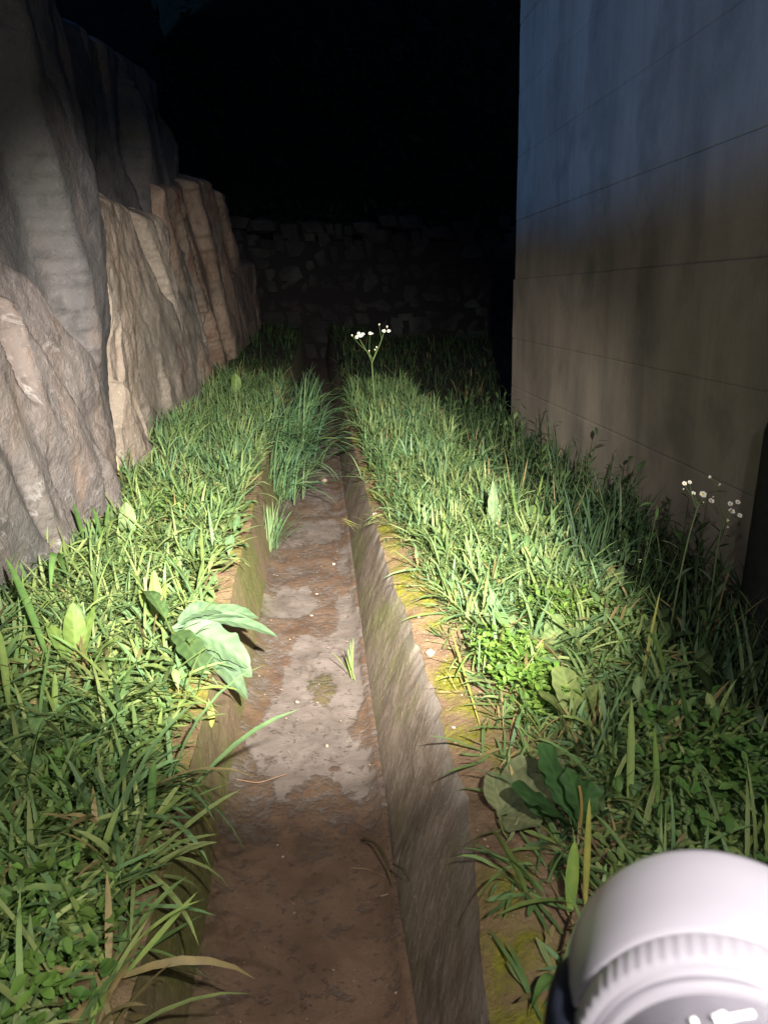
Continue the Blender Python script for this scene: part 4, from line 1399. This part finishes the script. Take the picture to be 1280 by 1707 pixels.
def seed_sprig(px, py, Y, h, label, heads, colr=PETAL):
    tip = on_y(px, py, Y)
    base = Vector((tip.x - 0.02, tip.y, tip.z - h))
    root = empty('small_flower', base, label, 'flower')
    top = np.array(tip - base)
    stems(root, [(curve((0, 0, 0), top*.3, top*.7 + np.array([.005, 0, 0]), top), .002, .001, (0.12, 0.17, 0.06))])
    for k, (dx, dz, r) in enumerate(heads):
        flower_head(root, top + np.array([dx, 0.002*k, dz]), r, (0, -.8, .6), 300 + k, 8, True, colr)
    for k in range(4):
        V, F, T = leaf_mesh(.05, .012, 'lance', .5, .7, k*1.8, top*(.2 + .18*k), GREENS[1], k, 8, 5)
        np_mesh('leaf', V, [F], LEAF, root, tint=T)


seed_sprig(1065, 935, 2.55, .25, 'sprig with three tiny white buds left of the tall white flowered stems', [(-.003, .004, .005), (.006, .003, .004), (.002, -.006, .005)])
seed_sprig(1028, 920, 2.7, .2, 'sprig with pale buds under the round crinkled leaf', [(-.008, .0, .004), (.0, -.004, .004), (.006, .003, .004)])
seed_sprig(840, 712, 4.6, .35, 'stem with a small tuft of buds poking up before the corner of the concrete wall', [(-.012, .0, .010), (.006, .012, .010), (.014, .02, .009), (-.02, .016, .008)], plain('dull_bud', (0.2, 0.22, 0.12), .7))
seed_sprig(4, 1555, 1.02, .08, 'small yellow flower low in the grass at the left picture edge', [(0, 0, .008), (.008, .003, .007)], plain('yellow_petal', (0.6, 0.42, 0.03), .6))


# ------------------------------------------------------------------ stones, twigs, litter in the ditch
def stone_mesh(r, seed, flat=0.6):
    rng = np.random.default_rng(seed)
    n, m = 8, 12
    V = []
    for i in range(n):
        th = math.pi*i/(n - 1)
        for j in range(m + 1):
            ph = 2*math.pi*j/m
            V.append([math.sin(th)*math.cos(ph), math.sin(th)*math.sin(ph)*.8, math.cos(th)*flat])
    V = np.array(V)
    k = 0.8 + 0.75*fbm(V[:, 0]*1.7 + seed, V[:, 1]*1.7, V[:, 2]*1.7, seed, 3)
    return V*k[:, None]*r, grid_faces(n, m + 1)


WHITE_STONE = plain('white_stone', (0.36, 0.32, 0.27), 0.8, 0.2, 0.6, 120, 0.3)
TAN_STONE = plain('tan_stone', (0.24, 0.195, 0.15), 0.85, 0.2, 0.6, 120, 0.25)
DARK_STONE = plain('dark_stone', (0.22, 0.17, 0.13), 0.85, 0.2, 0.6, 120, 0.25)
for k, (px, py, z, r, m, lb) in enumerate([
        (429, 974, .014, .0085, WHITE_STONE, 'upper of three white pebbles at the foot of the left ditch wall'),
        (427, 987, .014, .010, WHITE_STONE, 'largest of three white pebbles at the foot of the left ditch wall'),
        (435, 991, .013, .0075, WHITE_STONE, 'right hand one of three white pebbles at the foot of the left ditch wall'),
        (714, 962, .29, .015, WHITE_STONE, 'bright white chip lying on the mossy strip of the right bank'),
        (698, 1034, .285, .007, WHITE_STONE, 'tiny white pebble on the moss just below the bright white chip'),
        (625, 853, .285, .018, TAN_STONE, 'flat tan stone on the lip of the right ditch wall'),
        (556, 940, .013, .013, WHITE_STONE, 'pale stone on the ditch floor near the right wall'),
        (519, 1026, .012, .010, TAN_STONE, 'flat tan pebble at the end of the pale concrete patch'),
        (528, 990, .012, .009, TAN_STONE, 'small tan pebble in the middle of the ditch floor'),
        (545, 1243, .010, .009, TAN_STONE, 'pale pebble on the widest concrete patch of the ditch floor'),
        (718, 1093, .285, .022, TAN_STONE, 'flat pale stone on the edge of the mossy strip below the bright herbs'),
        (540, 800, .02, .035, DARK_STONE, 'dark stone in the shade under the overhanging ditch grass'),
        (495, 1170, .012, .010, DARK_STONE, 'dark lump beside the mossy hole in the concrete patch'),
        (365, 1476, .012, .009, TAN_STONE, 'pale pebble at the tip of the longest arching blade'),
        (756, 1214, .285, .006, WHITE_STONE, 'tiny white pebble on the lower patch of moss')]):
    V, F = stone_mesh(r, 200 + k, 0.55 if 'chip' not in lb else 0.35)
    p = on_z(px, py, z)
    zz = z if z < 0.1 else float(ground_z(p.x, p.y)) + 0.003
    o = np_mesh('pebble', V, [F[:, ::-1]], m, loc=(p.x, p.y, zz))
    o.rotation_euler = (0, 0, random.uniform(0, 6))
    tag(o, lb, 'pebble', 'loose stones in and beside the ditch')


def grit():
    rng = np.random.default_rng(77)
    parts = []
    V0 = np.array([[1, 0, 0], [0, 1, 0], [-1, 0, 0], [0, -1, 0], [0, 0, .8], [0, 0, -.8]], float)
    F0 = np.array([[0, 1, 4], [1, 2, 4], [2, 3, 4], [3, 0, 4], [1, 0, 5], [2, 1, 5], [3, 2, 5], [0, 3, 5]])
    n1, n2 = 420, 420
    P = np.zeros((n1 + n2, 3))
    y = rng.uniform(.8, 4.2, n1)
    s = rng.beta(.7, .7, n1)
    P[:n1, 0] = XLF(y) + (XRF(y) - XLF(y))*s
    P[:n1, 1] = y
    P[:n1, 2] = .012
    y = rng.uniform(.8, 3.6, n2)
    P[n1:, 0] = XR(y) + rng.uniform(.01, .22, n2)
    P[n1:, 1] = y
    P[n1:, 2] = ground_z(P[n1:, 0], y) + .003
    sz = np.minimum(rng.exponential(.0011, len(P)) + .0007, .004)
    V = (V0[None]*rng.uniform(.6, 1.3, (len(P), 6, 1)))*sz[:, None, None] + P[:, None, :]
    F = (F0[None] + (np.arange(len(P))*6)[:, None, None]).reshape(-1, 3)
    o = np_mesh('gravel', V.reshape(-1, 3), [F], DARK_STONE, smooth=False)
    tag(o, 'scattered grit on the ditch floor and the bare strip', 'grit', None, 'stuff')


grit()


def twig(px_pts, z, r, label, col, name='twig', zs=None):
    P = [np.array(on_z(x, y, (zs[k] if zs else z))) for k, (x, y) in enumerate(px_pts)]
    b = P[0].copy()
    t = np.linspace(0, 1, 16)
    kx = np.linspace(0, 1, len(P))
    path = np.stack([np.interp(t, kx, [p[i] - b[i] for p in P]) for i in range(3)], -1)
    for _ in range(2):
        path[1:-1] = (path[1:-1]*2 + path[:-2] + path[2:])/4
    V, F, T = tube(path, r, r*.5, col, 6)
    o = np_mesh(name, V, [F], LEAF, tint=T, loc=b)
    tag(o, label, name.replace('_', ' '))


twig([(370, 1292), (400, 1300), (430, 1306), (478, 1290)], .016, .0022, 'bent reddish straw on the silt at the lower end of the pale patch', (0.36, 0.22, 0.15))
twig([(605, 1398), (625, 1405), (645, 1440), (655, 1480)], .05, .0035, 'curved green brown stem leaning on the lower right ditch wall', (0.09, 0.08, 0.035), zs=[.03, .06, .06, .03])
twig([(585, 1447), (610, 1448), (645, 1462)], .014, .0016, 'thin dry stalk on the silt beside the curved stem', (0.25, 0.17, 0.11))
twig([(634, 1494), (648, 1490), (658, 1484)], .016, .0018, 'short pale root end near the curved stem', (0.3, 0.22, 0.16))
twig([(800, 1258), (830, 1250), (855, 1245)], .30, .0025, 'straw lying across the bare strip above the flat grey green leaves', (0.42, 0.36, 0.22))
twig([(655, 1440), (672, 1450), (682, 1470)], .10, .002, 'dark curled stem end on the ditch wall', (0.05, 0.05, 0.03), zs=[.10, .11, .08])
twig([(795, 1215), (830, 1190), (880, 1225)], .30, .0022, 'tan root crossing the bare soil by the grass edge', (0.32, 0.22, 0.14))
twig([(345, 800), (365, 805), (392, 800)], .30, .003, 'dry straw lying across the lip of the left ditch wall', (0.4, 0.34, 0.22))

# yellowed leaf hanging down the left ditch wall
b = on_z(348, 1165, .29)
root = empty('yellow_leaf', b, 'yellowing leaf hanging down the left ditch wall below the pale plant', 'leaf')
V, F, T = leaf_mesh(.075, .024, 'oval', 0.5, 2.5, math.radians(-75), (0, 0, 0), (0.30, 0.30, 0.08), 5, 16, 7, wave=.03)
np_mesh('leaf_blade', V, [F], LEAF, root, tint=T)


# ------------------------------------------------------------------ white torch close to the camera
def torch():
    # position and pointing direction of the torch
    c = CAM + ray(1196, 1668)*0.219                # centre of the head's far rim
    d = (ray(1080, 820)).normalized()
    M = Mat('white_plastic')
    M.color(M.mix(M.noise(M.coord(), 40, 4), (0.180, 0.173, 0.203), (0.205, 0.198, 0.230)))
    M.rough(0.35, 0.5)
    white = M.m
    bright = plain('white_mark', (0.8, 0.8, 0.8), 0.5, 0.3, 0, 50, 0.02)
    dark = plain('navy_bezel_shade', (0.008, 0.010, 0.020), 0.8, 0.1, 0.2, 80)  # bezel colour, also paints the shaded left flank
    grey = plain('grey_plastic', (0.115, 0.11, 0.135), 0.25, 0.6, 0, 80, 0.1)
    glass = plain('lens_glass', (0.3, 0.3, 0.32), 0.1, 0.6, 0, 80, 0.05)
    root = empty('torch', c, 'round white torch head with a ridged ring, blurred and close at the lower right corner', 'torch')
    q = d.to_track_quat('Z', 'Y')
    root.rotation_euler = q.to_euler()

    def lathe(name, prof, mat, N=96, fn=None, parent=root):
        V = []
        for (r, z) in prof:
            for j in range(N):
                a = 2*math.pi*j/N
                rr = fn(r, z, a) if fn else r
                V.append([rr*math.cos(a), rr*math.sin(a), z])
        F = []
        for i in range(len(prof) - 1):
            for j in range(N):
                F.append([i*N + j, i*N + (j + 1) % N, (i + 1)*N + (j + 1) % N, (i + 1)*N + j])
        return np_mesh(name, np.array(V), [np.array(F)], mat, parent)

    R = 0.0435
    lathe('head', [(0.034, -0.0345), (R*.90, -0.0342), (R*.925, -0.0325), (R*.968, -0.023), (R*.995, -0.010), (R, 0.0), (R*.985, 0.004), (R*.94, 0.0075), (R*.86, .009), (R*.80, .009), (R*.76, .004), (R*.5, -.012), (0.004, -.02)], white)
    lathe('bezel', [(R*.90, 0.0085), (R*.9, 0.013), (R*.87, 0.0125), (R*.87, .0095)], dark)
    lathe('lens', [(R*.868, .0105), (R*.4, .0112), (.0005, .0114)], glass)
    # ridged ring: N = 240 samples, 60 ridges
    def knurl(r, z, a):
        return r*(1 + (0.0048 if -0.0430 < z < -0.0350 else 0.0)*math.sin(a*72)*0.8)
    lathe('ridged_ring', [(R*.86, -0.0338), (R*.902, -0.0345), (R*.906, -0.0355), (R*.892, -0.0425), (R*.87, -0.0438), (R*.82, -0.0441)], white, 360, knurl)
    # dark shell added on the left flank in place of the head's shaded side
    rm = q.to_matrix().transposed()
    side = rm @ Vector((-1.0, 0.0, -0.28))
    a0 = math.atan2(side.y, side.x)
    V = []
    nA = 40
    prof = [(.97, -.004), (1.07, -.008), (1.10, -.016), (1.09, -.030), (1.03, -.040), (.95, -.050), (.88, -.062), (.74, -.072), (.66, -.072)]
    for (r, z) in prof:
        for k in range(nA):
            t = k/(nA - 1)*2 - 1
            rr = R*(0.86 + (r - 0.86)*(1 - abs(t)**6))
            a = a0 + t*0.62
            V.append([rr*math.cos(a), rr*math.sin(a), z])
    np_mesh('shade_shell', np.array(V), [grid_faces(len(prof), nA)], dark, root)
    lathe('collar', [(R*.84, -0.0434), (R*.83, -0.0440), (R*.825, -0.0448), (R*.80, -0.0452), (R*.785, -0.0454), (R*.78, -0.0461), (R*.77, -0.0466), (R*.745, -0.0468), (R*.72, -0.0469)], white)
    lathe('collar_groove', [(R*.806, -.04515), (R*.795, -.0456), (R*.786, -.0457)], grey)
    BODY = [(R*.725, -0.0462), (R*.735, -0.0480), (R*.73, -0.0560), (R*.70, -0.0660), (R*.62, -0.0750), (R*.42, -0.0810), (.0005, -0.0825)]
    lathe('body', BODY, grey)
    # bright marks set on the body, cut by the lower picture edge
    rq = q.to_matrix()

    def mark(px0, py0, px1, py1, w):
        A, B = [], []
        for (x, y) in ((px0, py0), (px1, py1)):
            o = rq.transposed() @ (CAM - c)
            r = rq.transposed() @ ray(x, y)
            best = None
            for t in np.linspace(0.02, 0.3, 6000):
                p = o + r*t
                zz = p.z
                rad = np.interp(zz, [b_[1] for b_ in BODY[::-1]], [b_[0] for b_ in BODY[::-1]], left=-1, right=-1)
                if rad > 0 and math.hypot(p.x, p.y) <= rad:
                    best = p
                    break
            if best is None:
                print('mark missed', x, y)
                return
            A.append(np.array(best))
        m = (A[0] + A[1])/2
        out = np.array([m[0], m[1], 0]); out = out/np.linalg.norm(out)
        t = np.linspace(0, 1, 6)[:, None]
        path = A[0] + (A[1] - A[0])*t
        V, F, T = tube(path, w, w, (1, 1, 1), 8)
        np_mesh('mark', V, [F], bright, root)

    mark(1152, 1706, 1160, 1702, .0010)
    mark(1188, 1702, 1208, 1694, .0012)
    mark(1206, 1700, 1254, 1691, .0009)


torch()
